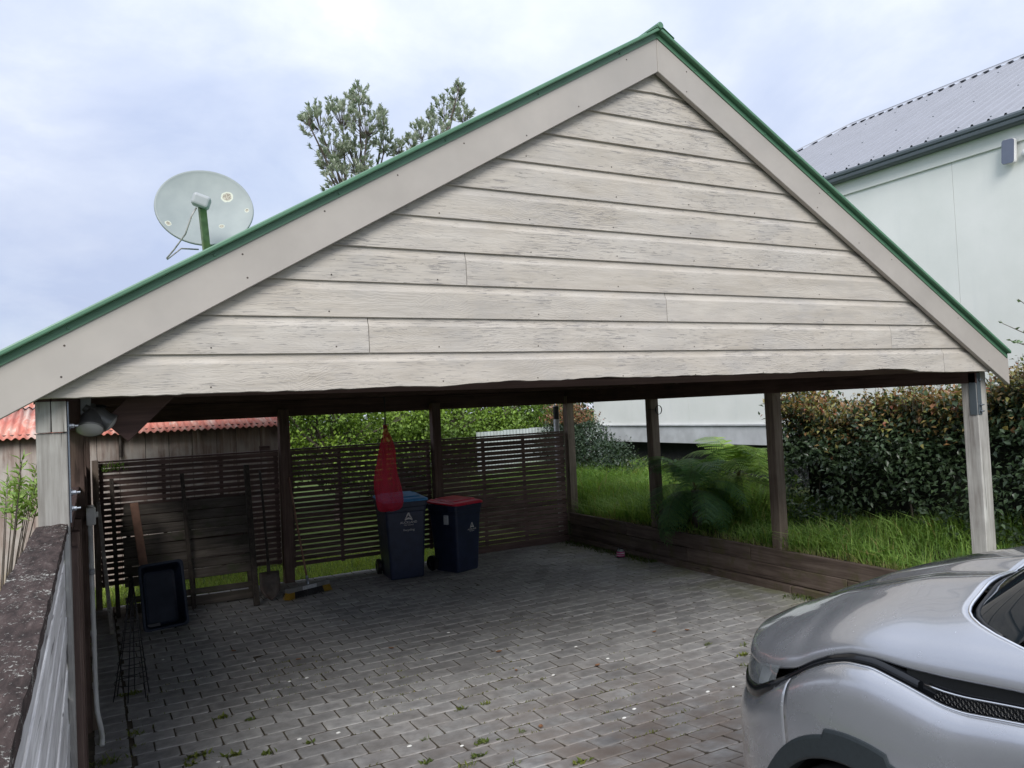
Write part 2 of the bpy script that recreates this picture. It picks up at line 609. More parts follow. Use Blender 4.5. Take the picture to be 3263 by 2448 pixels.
def net_mat():
    m, b = new_mat('red net weave')
    uv = b.n('ShaderNodeUVMap').outputs[0]
    n1 = b.noise(b.mapping(uv, (3, 8, 1)), 3, 4, .6)
    pset(b, Base_Color=b.ramp(n1, [(.3, (.50, .012, .045)), (.7, (.72, .025, .08))]), Roughness=.55)
    sp = b.n('ShaderNodeSeparateXYZ')
    b.put(sp.inputs[0], uv)
    w1 = b.math('ABSOLUTE', b.math('SINE', b.math('MULTIPLY', b.math('ADD', sp.outputs[0], b.math('MULTIPLY', sp.outputs[1], .5)), 190.0)))
    w2 = b.math('ABSOLUTE', b.math('SINE', b.math('MULTIPLY', b.math('SUBTRACT', sp.outputs[0], b.math('MULTIPLY', sp.outputs[1], .5)), 190.0)))
    hole = b.math('MULTIPLY', b.math('GREATER_THAN', w1, .45), b.math('GREATER_THAN', w2, .45))
    pset(b, Alpha=b.math('SUBTRACT', 1.0, b.math('MULTIPLY', hole, .85)))
    tr = b.n('ShaderNodeBsdfTranslucent')
    tr.inputs[0].default_value = (.95, .06, .13, 1)
    tp = b.n('ShaderNodeBsdfTransparent')
    m1 = b.n('ShaderNodeMixShader')
    m1.inputs[0].default_value = .45
    b.t.links.new(b.pr.outputs[0], m1.inputs[1])
    b.t.links.new(tr.outputs[0], m1.inputs[2])
    m2 = b.n('ShaderNodeMixShader')
    b.put(m2.inputs[0], b.math('ADD', b.math('MULTIPLY', hole, .62), .16))
    b.t.links.new(m1.outputs[0], m2.inputs[1])
    b.t.links.new(tp.outputs[0], m2.inputs[2])
    pset(b, Alpha=1.0)
    for l in list(b.t.links):
        if l.to_socket == b.pr.inputs['Alpha']: b.t.links.remove(l)
    b.pr.inputs['Alpha'].default_value = 1
    b.t.links.new(m2.outputs[0], b.out.inputs[0])
    return m


def car_paint():
    m, b = new_mat('silver grey metallic car paint')
    c = coords(b, False)
    fl = b.noise(c, 900, 1, .5)
    dust = b.noise(c, 7, 6, .65)
    pset(b, Base_Color=b.ramp(fl, [(.35, (.40, .415, .445)), (.65, (.47, .485, .52))]), Metallic=.68,
         Roughness=b.ramp(dust, [(.35, .22), (.7, .30)]), Coat_Weight=1.0, Coat_Roughness=.035, Coat_IOR=1.55)
    return m


def glassy(name, col, rough=.03, trans=0.0, ior=1.5, spec=.5, alpha=None):
    m, b = new_mat(name)
    n_ = b.noise(coords(b, False), 5, 3, .5)
    pset(b, Base_Color=b.ramp(n_, [(.3, tuple(x * .85 for x in col)), (.7, col)]), Roughness=rough, Transmission_Weight=trans, IOR=ior, Specular_IOR_Level=spec)
    return m


def wall_mat():
    m, b = new_mat('pale mint rendered wall')
    c = coords(b, False)
    n1 = b.noise(c, 1.3, 5, .6)
    n2 = b.noise(b.mapping(c, (1, 1, .12)), 6, 5, .62)
    col = b.ramp(n1, [(.3, (.71, .725, .69)), (.7, (.79, .795, .765))])
    col = b.mix(b.ramp(n2, [(.55, 0.0), (.75, .22)]), col, (.60, .63, .62))
    pset(b, Base_Color=col, Roughness=.6, Normal=b.bump(b.noise(c, 80, 3, .5), .12, .003))
    return m


def ground_mat(name, a, b_, c_, sc=6):
    m, b = new_mat(name)
    c = coords(b, False)
    n1 = b.noise(c, sc, 7, .7)
    n2 = b.noise(c, sc * .15, 4, .6)
    col = b.ramp(n1, [(.3, a), (.55, b_), (.75, c_)])
    col = b.mix(b.ramp(n2, [(.4, 0.0), (.65, .5)]), col, a)
    pset(b, Base_Color=col, Roughness=.95, Specular_IOR_Level=.15, Normal=b.bump(n1, .8, .03))
    return m


M_board = weatherboard_mat()
M_barge = plain('warm grey fascia paint', (.385, .355, .325), .5, .10, 2, bump=.08, bscale=30, dirt=(.345, .325, .305))
M_green = plain('green roofing steel', (.085, .195, .120), .40, .12, 5, spec=.5)
M_greyt = timber('silvered pine post', (.20, .185, .165), (.37, .36, .335), (.50, .50, .47), 'z', .85, .7, 20)
M_greyt_y = timber('bleached fence slat', (.42, .41, .40), (.66, .65, .64), (.80, .79, .78), 'y', .85, .8, 30)
M_brown_z = timber('brown stained post', (.075, .048, .040), (.14, .095, .078), (.21, .15, .12), 'z', .8, .5, 18)
M_post_z = timber('weathered brown pine post', (.13, .098, .075), (.24, .19, .15), (.34, .28, .225), 'z', .85, .5, 18)
M_brown_x = timber('brown stained beam', (.060, .034, .030), (.105, .062, .054), (.15, .094, .08), 'x', .75, .4, 18)
M_brown_y = timber('brown stained side beam', (.060, .034, .030), (.105, .062, .054), (.15, .094, .08), 'y', .75, .4, 18)
M_slat = timber('dark red brown slat', (.080, .050, .043), (.15, .098, .085), (.22, .155, .135), 'x', .75, .4, 26)
M_slat_y = timber('dark red brown side slat', (.062, .036, .032), (.12, .075, .063), (.18, .12, .10), 'y', .75, .4, 26)
M_sleeper = timber('dark garden sleeper', (.075, .055, .045), (.155, .118, .098), (.23, .185, .155), 'y', .85, .5, 16, stain=(.10, .09, .045))
M_old = timber('rotten dark pallet wood', (.06, .052, .046), (.125, .108, .092), (.20, .172, .145), 'x', .9, .5, 22, stain=(.07, .075, .045))
M_old_z = timber('rotten dark upright', (.035, .030, .027), (.075, .062, .052), (.12, .10, .085), 'z', .9, .5, 22)
M_stick = timber('pale split timber', (.24, .21, .18), (.40, .37, .33), (.52, .49, .44), 'z', .85, .5, 22)
M_rail = lichen_rail_mat()
M_shed = shed_board_mat()
M_rust = rust_mat()
M_paver = paver_mat()
M_sand = ground_mat('dirty joint sand', (.05, .042, .032), (.10, .082, .06), (.13, .125, .075), 18)
M_lawn = ground_mat('lawn soil and moss', (.055, .085, .022), (.10, .15, .035), (.17, .20, .06), 7)
M_soil = ground_mat('bank soil', (.03, .035, .018), (.05, .06, .025), (.07, .09, .035), 9)
M_leaf = leaf_mat('glossy hedge leaf', .34, .18, .5)
M_leaf2 = leaf_mat('soft green leaf', .5, .32, .35)
M_leaf3 = leaf_mat('felted grey green leaf', .6, .36, .3, (1.0, 1.08, .95))
M_grass = leaf_mat('grass blade', .55, .35, .3)
M_fern = leaf_mat('fern leaflet', .5, .3, .35)
M_bark = timber('grey brown bark', (.06, .048, .04), (.12, .10, .085), (.19, .165, .14), 'z', .9, .4, 14)
M_wall = wall_mat()
M_conc = plain('stained concrete base', (.50, .51, .53), .8, .16, 3, bump=.2, dirt=(.38, .38, .39))
M_groof = plain('grey blue roofing steel', (.27, .28, .315), .42, .05, 2, spec=.5)
M_gutter = plain('dark slate gutter', (.085, .105, .12), .35, .06, 4)
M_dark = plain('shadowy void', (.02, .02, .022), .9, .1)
M_bin = plain('dark navy bin plastic', (.018, .027, .060), .42, .25, 8, bump=.15, bscale=200)
M_blue = plain('blue lid plastic', (.05, .26, .56), .38, .12, 8)
M_red = plain('red lid plastic', (.66, .018, .05), .32, .12, 8)
M_decal = plain('pale printed decal', (.62, .60, .58), .6, .15, 60)
M_stickr = plain('grey paper sticker', (.50, .52, .54), .6, .2, 60)
M_navy = plain('navy plastic tray', (.005, .012, .032), .62, .25, 6, bump=.1)
M_wire = plain('black coated wire', (.014, .014, .016), .45, .2, 20)
M_net = net_mat()
M_redrope = plain('dark red cord', (.25, .02, .03), .7, .2, 60)
M_broomw = plain('worn broom handle wood', (.25, .13, .085), .55, .2, 12)
M_broomh = plain('grey painted broom head', (.20, .20, .19), .7, .2, 18)
M_brist = plain('yellow bristle', (.42, .27, .035), .7, .35, 90)
M_bristd = plain('dark bristle', (.03, .03, .03), .7, .35, 90)
M_steel = plain('rusty spade steel', (.075, .062, .055), .6, .3, 14, metallic=.4, dirt=(.10, .06, .04))
M_galv = plain('galvanised steel', (.30, .33, .37), .42, .15, 14, metallic=.75)
M_pvc = plain('white pvc pipe', (.62, .62, .60), .42, .08, 10, dirt=(.48, .47, .44))
M_black = plain('black plastic', (.012, .013, .015), .45, .15, 12)
M_label = plain('black print', (.02, .02, .02), .5, .1)
M_pink = plain('pink jar label', (.52, .07, .22), .5, .15, 30)
M_glass = glassy('clear jar glass', (.85, .9, .9), .04, .9)
M_whitep = plain('white paper', (.75, .75, .75), .6, .05)
M_dish = dish_mat()
M_pole = plain('algae green steel tube', (.17, .24, .13), .55, .3, 18, dirt=(.20, .28, .07))
M_grey = plain('grey moulded plastic', (.36, .38, .40), .45, .08, 8)
M_lampgl = glassy('frosted lamp glass', (.50, .50, .48), .25)
M_refl = plain('reflector metal', (.16, .16, .155), .4, .1, 10, metallic=.3)
M_cable = plain('weathered cable', (.30, .29, .28), .6, .4, 40)
M_car = car_paint()
M_clad = plain('black wheel arch plastic', (.020, .027, .031), .5, .12, 60, bump=.12, bscale=500)
M_gloss = plain('gloss black trim', (.008, .009, .011), .12, .1, 10)
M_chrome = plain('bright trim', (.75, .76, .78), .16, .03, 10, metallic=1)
M_cglass = glassy('tinted car glass', (.012, .017, .022), .02, 0.0, 1.5, .6)
def lens_mat():
    m, b = new_mat('clear headlamp lens')
    n_ = b.noise(coords(b, False), 6, 3, .5)
    pset(b, Base_Color=b.ramp(n_, [(.3, (.20, .22, .23)), (.7, (.28, .30, .31))]), Roughness=.04, Coat_Weight=1.0, Coat_Roughness=.02)
    tp = b.n('ShaderNodeBsdfTransparent')
    tp.inputs[0].default_value = (.92, .95, .96, 1)
    mx = b.n('ShaderNodeMixShader')
    mx.inputs[0].default_value = .45
    b.t.links.new(b.pr.outputs[0], mx.inputs[1])
    b.t.links.new(tp.outputs[0], mx.inputs[2])
    b.t.links.new(mx.outputs[0], b.out.inputs[0])
    return m


M_lens = lens_mat()
M_tyre = plain('tyre rubber', (.016, .016, .017), .75, .2, 40, bump=.2)
M_rim = plain('alloy wheel', (.35, .36, .38), .3, .05, 10, metallic=.9)
M_dryleaf = plain('dry brown leaf', (.20, .10, .05), .7, .3, 40)
M_pebble = plain('white chip', (.75, .75, .72), .6, .1, 40)
M_dirtsleeve = plain('fibre ceiling lining', (.30, .27, .24), .8, .1, 4)
#--MATS-END--

# ================================================================== SETTING
def gz(y):
    """driveway height: flat under the roof, ramping up towards the road"""
    t = min(1.0, max(0.0, (0.3 - y) / 2.9))
    return 0.28 * (t * t * (3 - 2 * t) * .6 + t * .4)


# ground: one sheet to the horizon, a little below the paving
gm = MB()
ys = [-300, -60, -20, -8, 6.4, 9, 12, 20, 60, 300]
xs = [-300, -60, -20, -8, -3, 0, 3, 6.6, 12, 20, 60, 300]
gm.grid([[(x, y, -.04 + (0.0 if abs(x) < 100 else -.5)) for x in xs] for y in ys])
tag(gm.build('ground', M_lawn), 'mown lawn and soil around the carport', kind='structure')

# bank of soil held by the sleeper wall
bm_ = MB()
bx = [6.80, 7.1, 7.5, 8.0, 8.6, 9.3, 10.2, 14, 30]
bz = [.40, .44, .50, .58, .62, .62, .62, .6, .6]
byy = [-30, -12, -6, -4, -2, 0, 2, 4, 6, 6.55, 8, 10, 14, 30]
bm_.grid([[(x, y, z + .05 * math.sin(x * 1.7 + y * 2.1) * (x > 6.9) - (.1 if y > 6.5 and x < 7 else 0)) for x, z in zip(bx, bz)] for y in byy])
bm_.grid([[(6.80, y, -.1) for y in byy], [(6.80, y, .40) for y in byy]])
tag(bm_.build('garden_bank', M_soil), 'raised soil bank behind the sleeper wall', kind='structure')

# driveway: sand bed, pavers as pieces
PAVE_X0, PAVE_X1 = .03, 6.69
PX, PY = .262, .172
dy = MB()
yrow = [6.16, 5, 3, 1, .3] + [0.3 - .058 * i for i in range(1, 51)] + [-4, -8, -14]
dy.grid([[(x, y, gz(y) - .0052) for x in (-.02, 2, 4, 6.74)] for y in yrow])
driveway = tag(dy.build('driveway', M_sand), 'concrete block driveway running into the carport', kind='structure')


def paver_piece(seed, w=PX - .011, d=PY - .011, h=.05):
    """bevelled, slightly worn block, origin at the centre of its top face"""
    rr = random.Random(seed)
    j = lambda k: rr.uniform(-k, k)
    bv = .003
    top = [(-w / 2 + bv, -d / 2 + bv), (w / 2 - bv, -d / 2 + bv), (w / 2 - bv, d / 2 - bv), (-w / 2 + bv, d / 2 - bv)]
    rim = [(-w / 2, -d / 2), (w / 2, -d / 2), (w / 2, d / 2), (-w / 2, d / 2)]
    V = []
    # eight-sided outlines: corners knocked off
    def oct_(pts, c, z, k):
        out = []
        for i in range(4):
            p, q, r_ = pts[i - 1], pts[i], pts[(i + 1) % 4]
            for s_ in (p, r_):
                L = math.hypot(s_[0] - q[0], s_[1] - q[1])
                cc = c * rr.uniform(.5, 1.8)
                out.append((q[0] + (s_[0] - q[0]) * cc / L + j(k), q[1] + (s_[1] - q[1]) * cc / L + j(k), z + j(k * .5)))
        return out
    A = oct_(top, .008, 0, .0022)
    B = oct_(rim, .011, -.004, .0022)
    C_ = [(x, y, -h) for x, y, z in B]
    V = A + B + C_
    F = [tuple(range(8))]
    for k in (0, 8):
        F += [(k + i, k + 8 + i, k + 8 + (i + 1) % 8, k + (i + 1) % 8) for i in range(8)]
    UV = [(x / w + .5, y / d + .5) for x, y, z in V]
    return V, F, UV


def add_uv(me, uvs):
    l = me.uv_layers.new(name='UVMap')
    vi = np.zeros(len(me.loops), np.int32)
    me.loops.foreach_get('vertex_index', vi)
    l.data.foreach_set('uv', np.asarray(uvs, np.float32)[vi].ravel())


variants = [paver_piece(i) for i in range(8)]
vmesh = []
for V, F, UV in variants:
    me = bpy.data.meshes.new('paver')
    me.from_pydata(V, [], F)
    add_uv(me, UV)
    me.materials.append(M_paver)
    vmesh.append(me)


def visible(p):
    d = Vector(p) - CAM
    z = d.dot(_f)
    if z < .2: return False
    u = d.dot(_r2) / z * 1681.9 + 1106
    v = 830 - d.dot(_u2) / z * 1681.9
    if not (-40 < u < 2250 and 0 < v < 1700): return False
    return not (u > 1650 and v > 1330 + (2212 - u) * .2)      # hidden behind the car


slots = []
row = 0
y = 6.06
while y > -8.5:
    off = (row % 2) * PX / 2 + random.uniform(-.012, .012)
    slots.append((.137, y, .815))
    x = .262 + PX / 2 - off
    while x < PAVE_X1 + .06:
        sx = 1.0
        x0, x1 = max(x - PX / 2, .249), min(x + PX / 2, PAVE_X1)
        if x1 - x0 > .05: slots.append(((x0 + x1) / 2, y, (x1 - x0) / PX))
        x += PX
    y -= PY
    row += 1
info = []
for (x, y, s_) in slots:
    z = gz(y) + random.uniform(-.0022, .0025) + .0015 * math.sin(x * 1.9 + y * .8) * math.sin(y * 1.3 - x)
    slope = math.atan((gz(y + .08) - gz(y - .08)) / .16)
    mt = Matrix.Translation((x, y, z)) @ Matrix.Rotation(slope + random.gauss(0, .009), 4, 'X') @ Matrix.Rotation(random.gauss(0, .007), 4, 'Y') @ Matrix.Rotation(random.gauss(0, .014), 4, 'Z') @ Matrix.Diagonal((s_, 1, 1, 1))
    d = (Vector((x, y, z)) - CAM).length
    info.append((d if visible((x, y, z)) else 1000 + d, mt))
order = sorted(range(len(info)), key=lambda i: info[i][0])
for i in order[:300]:
    o = bpy.data.objects.new('paver', vmesh[i % 8])
    COL.objects.link(o)
    o.parent = driveway
    o.matrix_basis = info[i][1]
SV, SF, SU = [], [], []
for i in order[300:]:
    V, F, UV = variants[i % 8]
    k = len(SV)
    mt = info[i][1]
    SV += [tuple(mt @ Vector(p)) for p in V]
    SF += [tuple(a + k for a in f_) for f_ in F]
    SU += UV
me = bpy.data.meshes.new('more_pavers')
me.from_pydata(SV, [], SF)
add_uv(me, SU)
tag(link_mesh('more_pavers', me, M_paver, driveway), kind='stuff')

# ================================================================== CARPORT
XC = 3.32
TP = .5728
ZI = 4.25                     # inner apex of the gable
YG = -.52                     # face of the weatherboards
H0 = 2.281


def zin(x):
    return ZI - TP * abs(x - XC)


carport = thing('carport', 'open timber carport with cream weatherboard gable and green roof edge', 'carport', (3.33, -.45, 0))
# weatherboards: rusticated profile, one object per length of board
PITCH = .185
butts = {0: [6.174], 1: [1.35, 5.534], 2: [3.329], 3: [1.925]}
rag = [(-.09, 2.281), (.265, 2.280), (.66, 2.284), (1.1, 2.280), (1.35, 2.287), (1.6, 2.289), (1.75, 2.281), (2.16, 2.302), (2.45, 2.296), (2.8, 2.309), (3.1, 2.300), (3.52, 2.303),
       (3.9, 2.297), (4.1, 2.306), (4.37, 2.300), (4.7, 2.308), (5.1, 2.304), (5.4, 2.311), (5.70, 2.307), (5.80, 2.290), (5.88, 2.280), (6.17, 2.270), (6.80, 2.264)]


def ragz(x):
    for (a, za), (b_, zb) in zip(rag, rag[1:]):
        if a <= x <= b_:
            return za + (zb - za) * (x - a) / (b_ - a)
    return rag[0][1] if x < 0 else rag[-1][1]


for i in range(11):
    zb, zt = H0 + PITCH * i, H0 + PITCH * (i + 1)
    xl, xr = XC - (ZI + .06 - zb) / TP, XC + (ZI + .06 - zb) / TP
    xl, xr = max(xl, -.12), min(xr, 6.82)
    cuts = [xl] + butts.get(i, []) + [xr]
    for a, b_ in zip(cuts, cuts[1:]):
        a2 = a + (.002 if a != xl else 0)
        b2 = b_ - (.002 if b_ != xr else 0)
        n = max(2, int((b2 - a2) / .045)) if i == 0 else max(2, int((b2 - a2) / .35))
        tilt = random.uniform(-.0015, .0015) + (.0025 if random.random() < .3 else 0)
        prof_z = [0, .003, .140, .146, .154, .166, .187]
        prof_y = [.004, -.0155, -.0145, -.0125, -.007, -.003, -.001]
        rows = []
        for k in range(n + 1):
            x = a2 + (b2 - a2) * k / n
            lift = 0
            if i == 0:
                lift = ragz(x) - H0 + random.uniform(-.0025, .0025)
            rw = []
            for pz, py in zip(prof_z, prof_y):
                z = zb + pz + lift * max(0, 1 - pz / .05)
                z = min(z, ZI + .05 - TP * abs(x - XC)) if i == 10 else z
                rw.append((x, YG + py + tilt * (1 if pz < .15 else 0), z))
            rw.append((x, YG + .02, rw[-1][2]))
            rw.append((x, YG + .02, rw[0][2]))
            rw.append(rw[0])
            rows.append(rw)
        mb = MB().grid(rows)
        k = len(rows[0])
        e0, e1 = list(range(k - 1)), list(range(n * k, n * k + k - 1))
        mb.f.append(tuple(e0[::-1]))
        mb.f.append(tuple(e1))
        mb.build('weatherboard', M_board, carport)

nl = MB()
for i in range(11):
    for k in range(12):
        x = XC + (k - 5.6) * .60 + random.uniform(-.02, .02)
        z = H0 + PITCH * i + .03 + random.uniform(-.006, .006)
        if -.05 < x < 6.75 and z < zin(x) - .03 and random.random() < .75:
            nl.lathe([(.0, .0012), (.0035, .001), (.004, 0)], 7, (x, YG - .0156, z), Matrix.Rotation(R(90), 3, 'X'))
tag(nl.build('nail_heads', M_steel, carport), kind='stuff')

# barge boards (fascia) with their thickness, mitred at the apex
BV = .222
for sgn in (-1, 1):
    xe = -.305 if sgn < 0 else 6.995
    poly = [(XC, ZI), (xe, zin(xe)), (xe, zin(xe) + BV), (XC, ZI + BV)]
    poly = [(x + (.0012 * sgn if x == XC else 0), z) for x, z in poly]
    MB().prism(poly, lambda u, v, d: (u, d, v), -.585, -.548).build('bargeboard', M_barge, carport, bevel=.003)
    nl = MB()
    for k in range(9):
        x = XC + (xe - XC) * (k + .6) / 9.3
        for dz in (.05, .17):
            if random.random() < .45:
                nl.lathe([(.0, .0008), (.0045, .0006), (.005, 0)], 7, (x + random.uniform(-.02, .02), -.5852, zin(x) + dz + random.uniform(-.01, .01)), Matrix.Rotation(R(90), 3, 'X'))
    tag(nl.build('nail_heads', M_steel, carport), kind='stuff')
    # green flashing: upper lip, recessed lower strip
    zt = lambda x, o: zin(x) + BV + o
    xg = xe - .02 * sgn if sgn > 0 else xe
    lip = MB().prism([(XC, ZI + BV + .030), (xg, zt(xg, .030)), (xg, zt(xg, .056)), (XC, ZI + BV + .056)], lambda u, v, d: (u, d, v), -.628, -.50)
    fl = lip.build('barge_flashing', M_green, carport, bevel=.006, seg=2)
    MB().prism([(XC, ZI + BV - .006), (xg, zt(xg, -.006)), (xg, zt(xg, .030)), (XC, ZI + BV + .030)], lambda u, v, d: (u, d, v), -.592, -.56).build('flashing_apron', M_green, fl)
    scr = MB()
    for k in range(6):
        t = (k + .5) / 6
        x = XC + (xg - XC) * t
        scr.lathe([(0.0, .004), (.006, .003), (.007, 0)], 8, (x, -.594, zt(x, .012)), Matrix.Rotation(R(90), 3, 'X'))
    scr.build('flashing_screws', M_green, fl)
    # corrugated roof sheet
    mb = MB()
    rows = []
    nn = 560
    for k in range(nn + 1):
        y = -.56 + 7.3 * k / nn
        w = .0085 * math.cos(2 * math.pi * y / .0762)
        rows.append([(XC, y, ZI + BV + .040 + w), (xe - .05 * (1 if sgn < 0 else -1) * 1.0, y, zin(xe) + BV + .040 - .028 + w)])
    mb.grid(rows)
    mb.build('roof_sheet', M_green, carport)
    # rafters under the sheet
    for k in range(8):
        y = -.30 + k * .92
        MB().prism([(XC - sgn * 0 + .03 * sgn, ZI + .06), (xe - .1 * sgn, zin(xe - .1 * sgn) + .06), (xe - .1 * sgn, zin(xe - .1 * sgn) + .2), (XC + .03 * sgn, ZI + .2)],
                   lambda u, v, d: (u, d, v), y, y + .045).build('rafter', M_brown_x, carport)
# ridge cap with the rolled end
mb = MB()
mb.tube([(XC, -.637, ZI + BV + .058), (XC, 6.75, ZI + BV + .058)], .023, 12)
cap = mb.build('ridge_cap', M_green, carport, smooth=False, bevel=.004)
for sgn in (-1, 1):
    MB().prism([(XC, ZI + BV + .060), (XC + sgn * .11, ZI + BV + .056 - .063), (XC + sgn * .11, ZI + BV + .060 - .063), (XC, ZI + BV + .064)], lambda u, v, d: (u, d, v), -.632, 6.75).build('cap_wing', M_green, cap)

# beams
ZB = 2.173
for dx in (-.139, -.079):
    MB().box(dx, dx + .058, -.475, 6.3, 2.135, 2.47).build('side_beam', M_brown_y if dx > -.1 else M_brown_y, carport, bevel=.004)
MB().box(6.755, 6.815, -.44, 6.3, ZB, ZB + .335).build('side_beam', M_brown_y, carport, bevel=.004)
MB().box(-.02, 6.75, 6.17, 6.23, ZB, ZB + .21).build('back_beam', M_brown_x, carport, bevel=.004)
MB().box(-.015, 6.75, -.495, -.44, 2.335, 2.50).build('front_lintel', M_brown_x, carport, bevel=.004)
# lining board under the gable, sagging a little
rows = []
for k in range(41):
    x = -.01 + 6.75 * k / 40
    sg = .018 * math.sin(math.pi * k / 40)
    rows.append([(x, -.44, 2.318 - sg), (x, -.20, 2.285 - sg), (x, -.20, 2.305 - sg), (x, -.44, 2.338 - sg), (x, -.44, 2.318 - sg)])
MB().grid(rows).build('soffit_board', M_brown_x, carport)
for yb_, zz in ((1.9, 2.36), (4.05, 2.36), (4.8, 2.36)):
    MB().box(-.0, 6.75, yb_, yb_ + .05, zz, zz + .14).build('tie_beam', M_brown_x, carport, bevel=.003)
# back gable closed with dark boards
MB().prism([(-.1, 2.375), (6.78, 2.375), (XC, ZI + .1)], lambda u, v, d: (u, d, v), 6.24, 6.26).build('back_gable', M_brown_x, carport)

# end grain blocks of the doubled left beam
for dx in (-.139, -.079):
    MB().box(dx + .001, dx + .057, -.482, -.476, 2.137, 2.27).build('beam_end', M_greyt, carport)


def post(x0, x1, y0, y1, z0, z1, m, par=None, name='post'):
    return MB().box(x0, x1, y0, y1, z0, z1).build(name, m, par or carport, bevel=.006, seg=2)


def bolt(mb, p, nrm, r=.013):
    n_ = Vector(nrm).normalized()
    M_ = n_.to_track_quat('Z', 'Y').to_matrix()
    mb.lathe([(r * 1.5, 0), (r * 1.5, .004)], 12, p, M_)
    mb.lathe([(r, .004), (r, .018), (r * .5, .020), (r * .5, .034), (0, .034)], 6, p, M_)
    return mb


pf = post(-.139, -.021, -.47, -.355, -.05, 2.134, M_greyt)
br = MB().box(-.020, -.013, -.452, -.412, 1.735, 2.27).build('bracket', M_galv, pf, bevel=.001)
mb = MB()
for z in (2.16, 1.865, 1.795): bolt(mb, (-.012, -.432, z), (1, 0, 0), .010)
mb.build('bracket_bolts', M_galv, pf)
for yb_ in (1.95, 4.02):
    post(-.105, .022, yb_, yb_ + .115, -.05, 2.134, M_brown_z)
post(-.07, .05, 6.05, 6.17, -.05, 2.134, M_brown_z)
# right-hand row on the garden wall
for yb_ in (4.05, 1.90):
    post(6.758, 6.885, yb_ - .06, yb_ + .065, .30, ZB + .12, M_post_z)
post(6.745, 6.875, 6.10, 6.225, .30, ZB + .12, M_post_z)
pr_ = post(6.765, 6.905, -.435, -.30, .1, 2.27, M_greyt)
MB().box(6.755, 6.764, -.432, -.372, 1.90, 2.26).build('bracket', M_gutter, pr_, bevel=.001)
MB().box(6.765, 6.815, -.4425, -.4355, 1.90, 2.26).build('bracket', M_gutter, pr_, bevel=.001)
mb = MB()
for z in (2.20, 1.985, 1.93): bolt(mb, (6.79, -.443, z), (0, -1, 0), .010)
mb.build('bracket_bolts', M_galv, pr_)
# uprights of the back wall
for xb_ in (2.3035, 4.4665):
    post(xb_ - .065, xb_ + .065, 6.02, 6.145, -.05, ZB + .1, M_brown_z)
# diagonal brace at the top left
MB().bar((.175, -.20, 2.125), (.47, -.20, 2.42), .045, .15, (0, 0, 1)).build('brace', M_brown_x, carport, bevel=.003)

# coil of wire nailed to a post
wc = thing('wire_coil', 'small coil of black wire hooked on a carport post by the white wall', 'wire', (6.75, 4.0, 2.02))
pts = [(6.72, 4.02, 2.035), (6.755, 3.985, 2.035), (6.80, 3.975, 2.03), (6.84, 3.97, 2.02)]
for k in range(34):
    t = k / 33 * 4.4 * math.pi
    pts.append((6.86 + .052 * math.cos(t + 2.6) + .006 * k / 33, 3.965 - .01 * k / 33, 2.025 + .060 * math.sin(t + 2.6)))
MB().tube(pts, .004, 6).build('wire', M_wire, wc, smooth=True)

# white pvc pipe with black sticker beside the corner post
pv = thing('pvc_pipe', 'white pvc pipe with a black sticker beside the back corner post', 'pipe', (6.66, 6.30, 0))
MB().tube([(6.665, 6.30, 0), (6.665, 6.30, 2.15)], .045, 16).build('pipe', M_pvc, pv, smooth=True)
MB().tube([(6.665, 6.30, 1.93), (6.665, 6.30, 2.13)], .0465, 16, cap=False).build('sticker', M_label, pv, smooth=True)

# ================================================================== SLAT FENCES
def slat_fence(root, bays, yf, pitch=.0705, sh=.050):
    for (x0, x1, zt, n, gap) in bays:
        for k in range(n):
            z1 = zt - k * pitch
            jz = random.uniform(-.003, .003)
            hh = sh + random.uniform(-.002, .003) + gap
            yo = yf + random.uniform(-.002, .002)
            tl = random.uniform(-.0035, .0035)
            MB().add([(x0, yo, z1 - hh + jz - tl), (x1, yo, z1 - hh + jz + tl), (x1, yo + .018, z1 - hh + jz + tl), (x0, yo + .018, z1 - hh + jz - tl),
                      (x0, yo, z1 + jz - tl), (x1, yo, z1 + jz + tl), (x1, yo + .018, z1 + jz + tl), (x0, yo + .018, z1 + jz - tl)],
                     [(3, 2, 1, 0), (4, 5, 6, 7), (0, 1, 5, 4), (1, 2, 6, 5), (2, 3, 7, 6), (3, 0, 4, 7)]).build('slat', M_slat, root)
        zb = zt - (n - 1) * pitch - sh
        for t in (.0, .335, .665, 1.0):
            xx = x0 + .03 + (x1 - x0 - .06) * t
            MB().box(xx - .022, xx + .022, yf + .021, yf + .055, zb - .02, zt).build('batten', M_slat, root)
        MB().box(x0, x1, yf - .012, yf + .05, zt + .006, zt + .028).build('capping', M_slat, root, bevel=.002)


bf = thing('slat_fence', 'dark brown horizontal slat fence across the back of the carport', 'fence', (3.3, 6.16, 0))
slat_fence(bf, [(.13, 2.236, 1.71, 21, 0), (2.372, 4.398, 1.71, 22, .001), (4.535, 6.70, 1.71, 23, .007)], 6.155)
MB().box(4.54, 6.70, 6.10, 6.15, .0, .10).build('base_plank', M_slat, bf, bevel=.004)
MB().box(.065, .135, 6.05, 6.15, -.05, 1.755).build('post', M_post_z, bf, bevel=.004)
MB().box(2.0, 2.13, 6.14, 6.17, 1.74, 1.80).build('block', M_slat, bf)

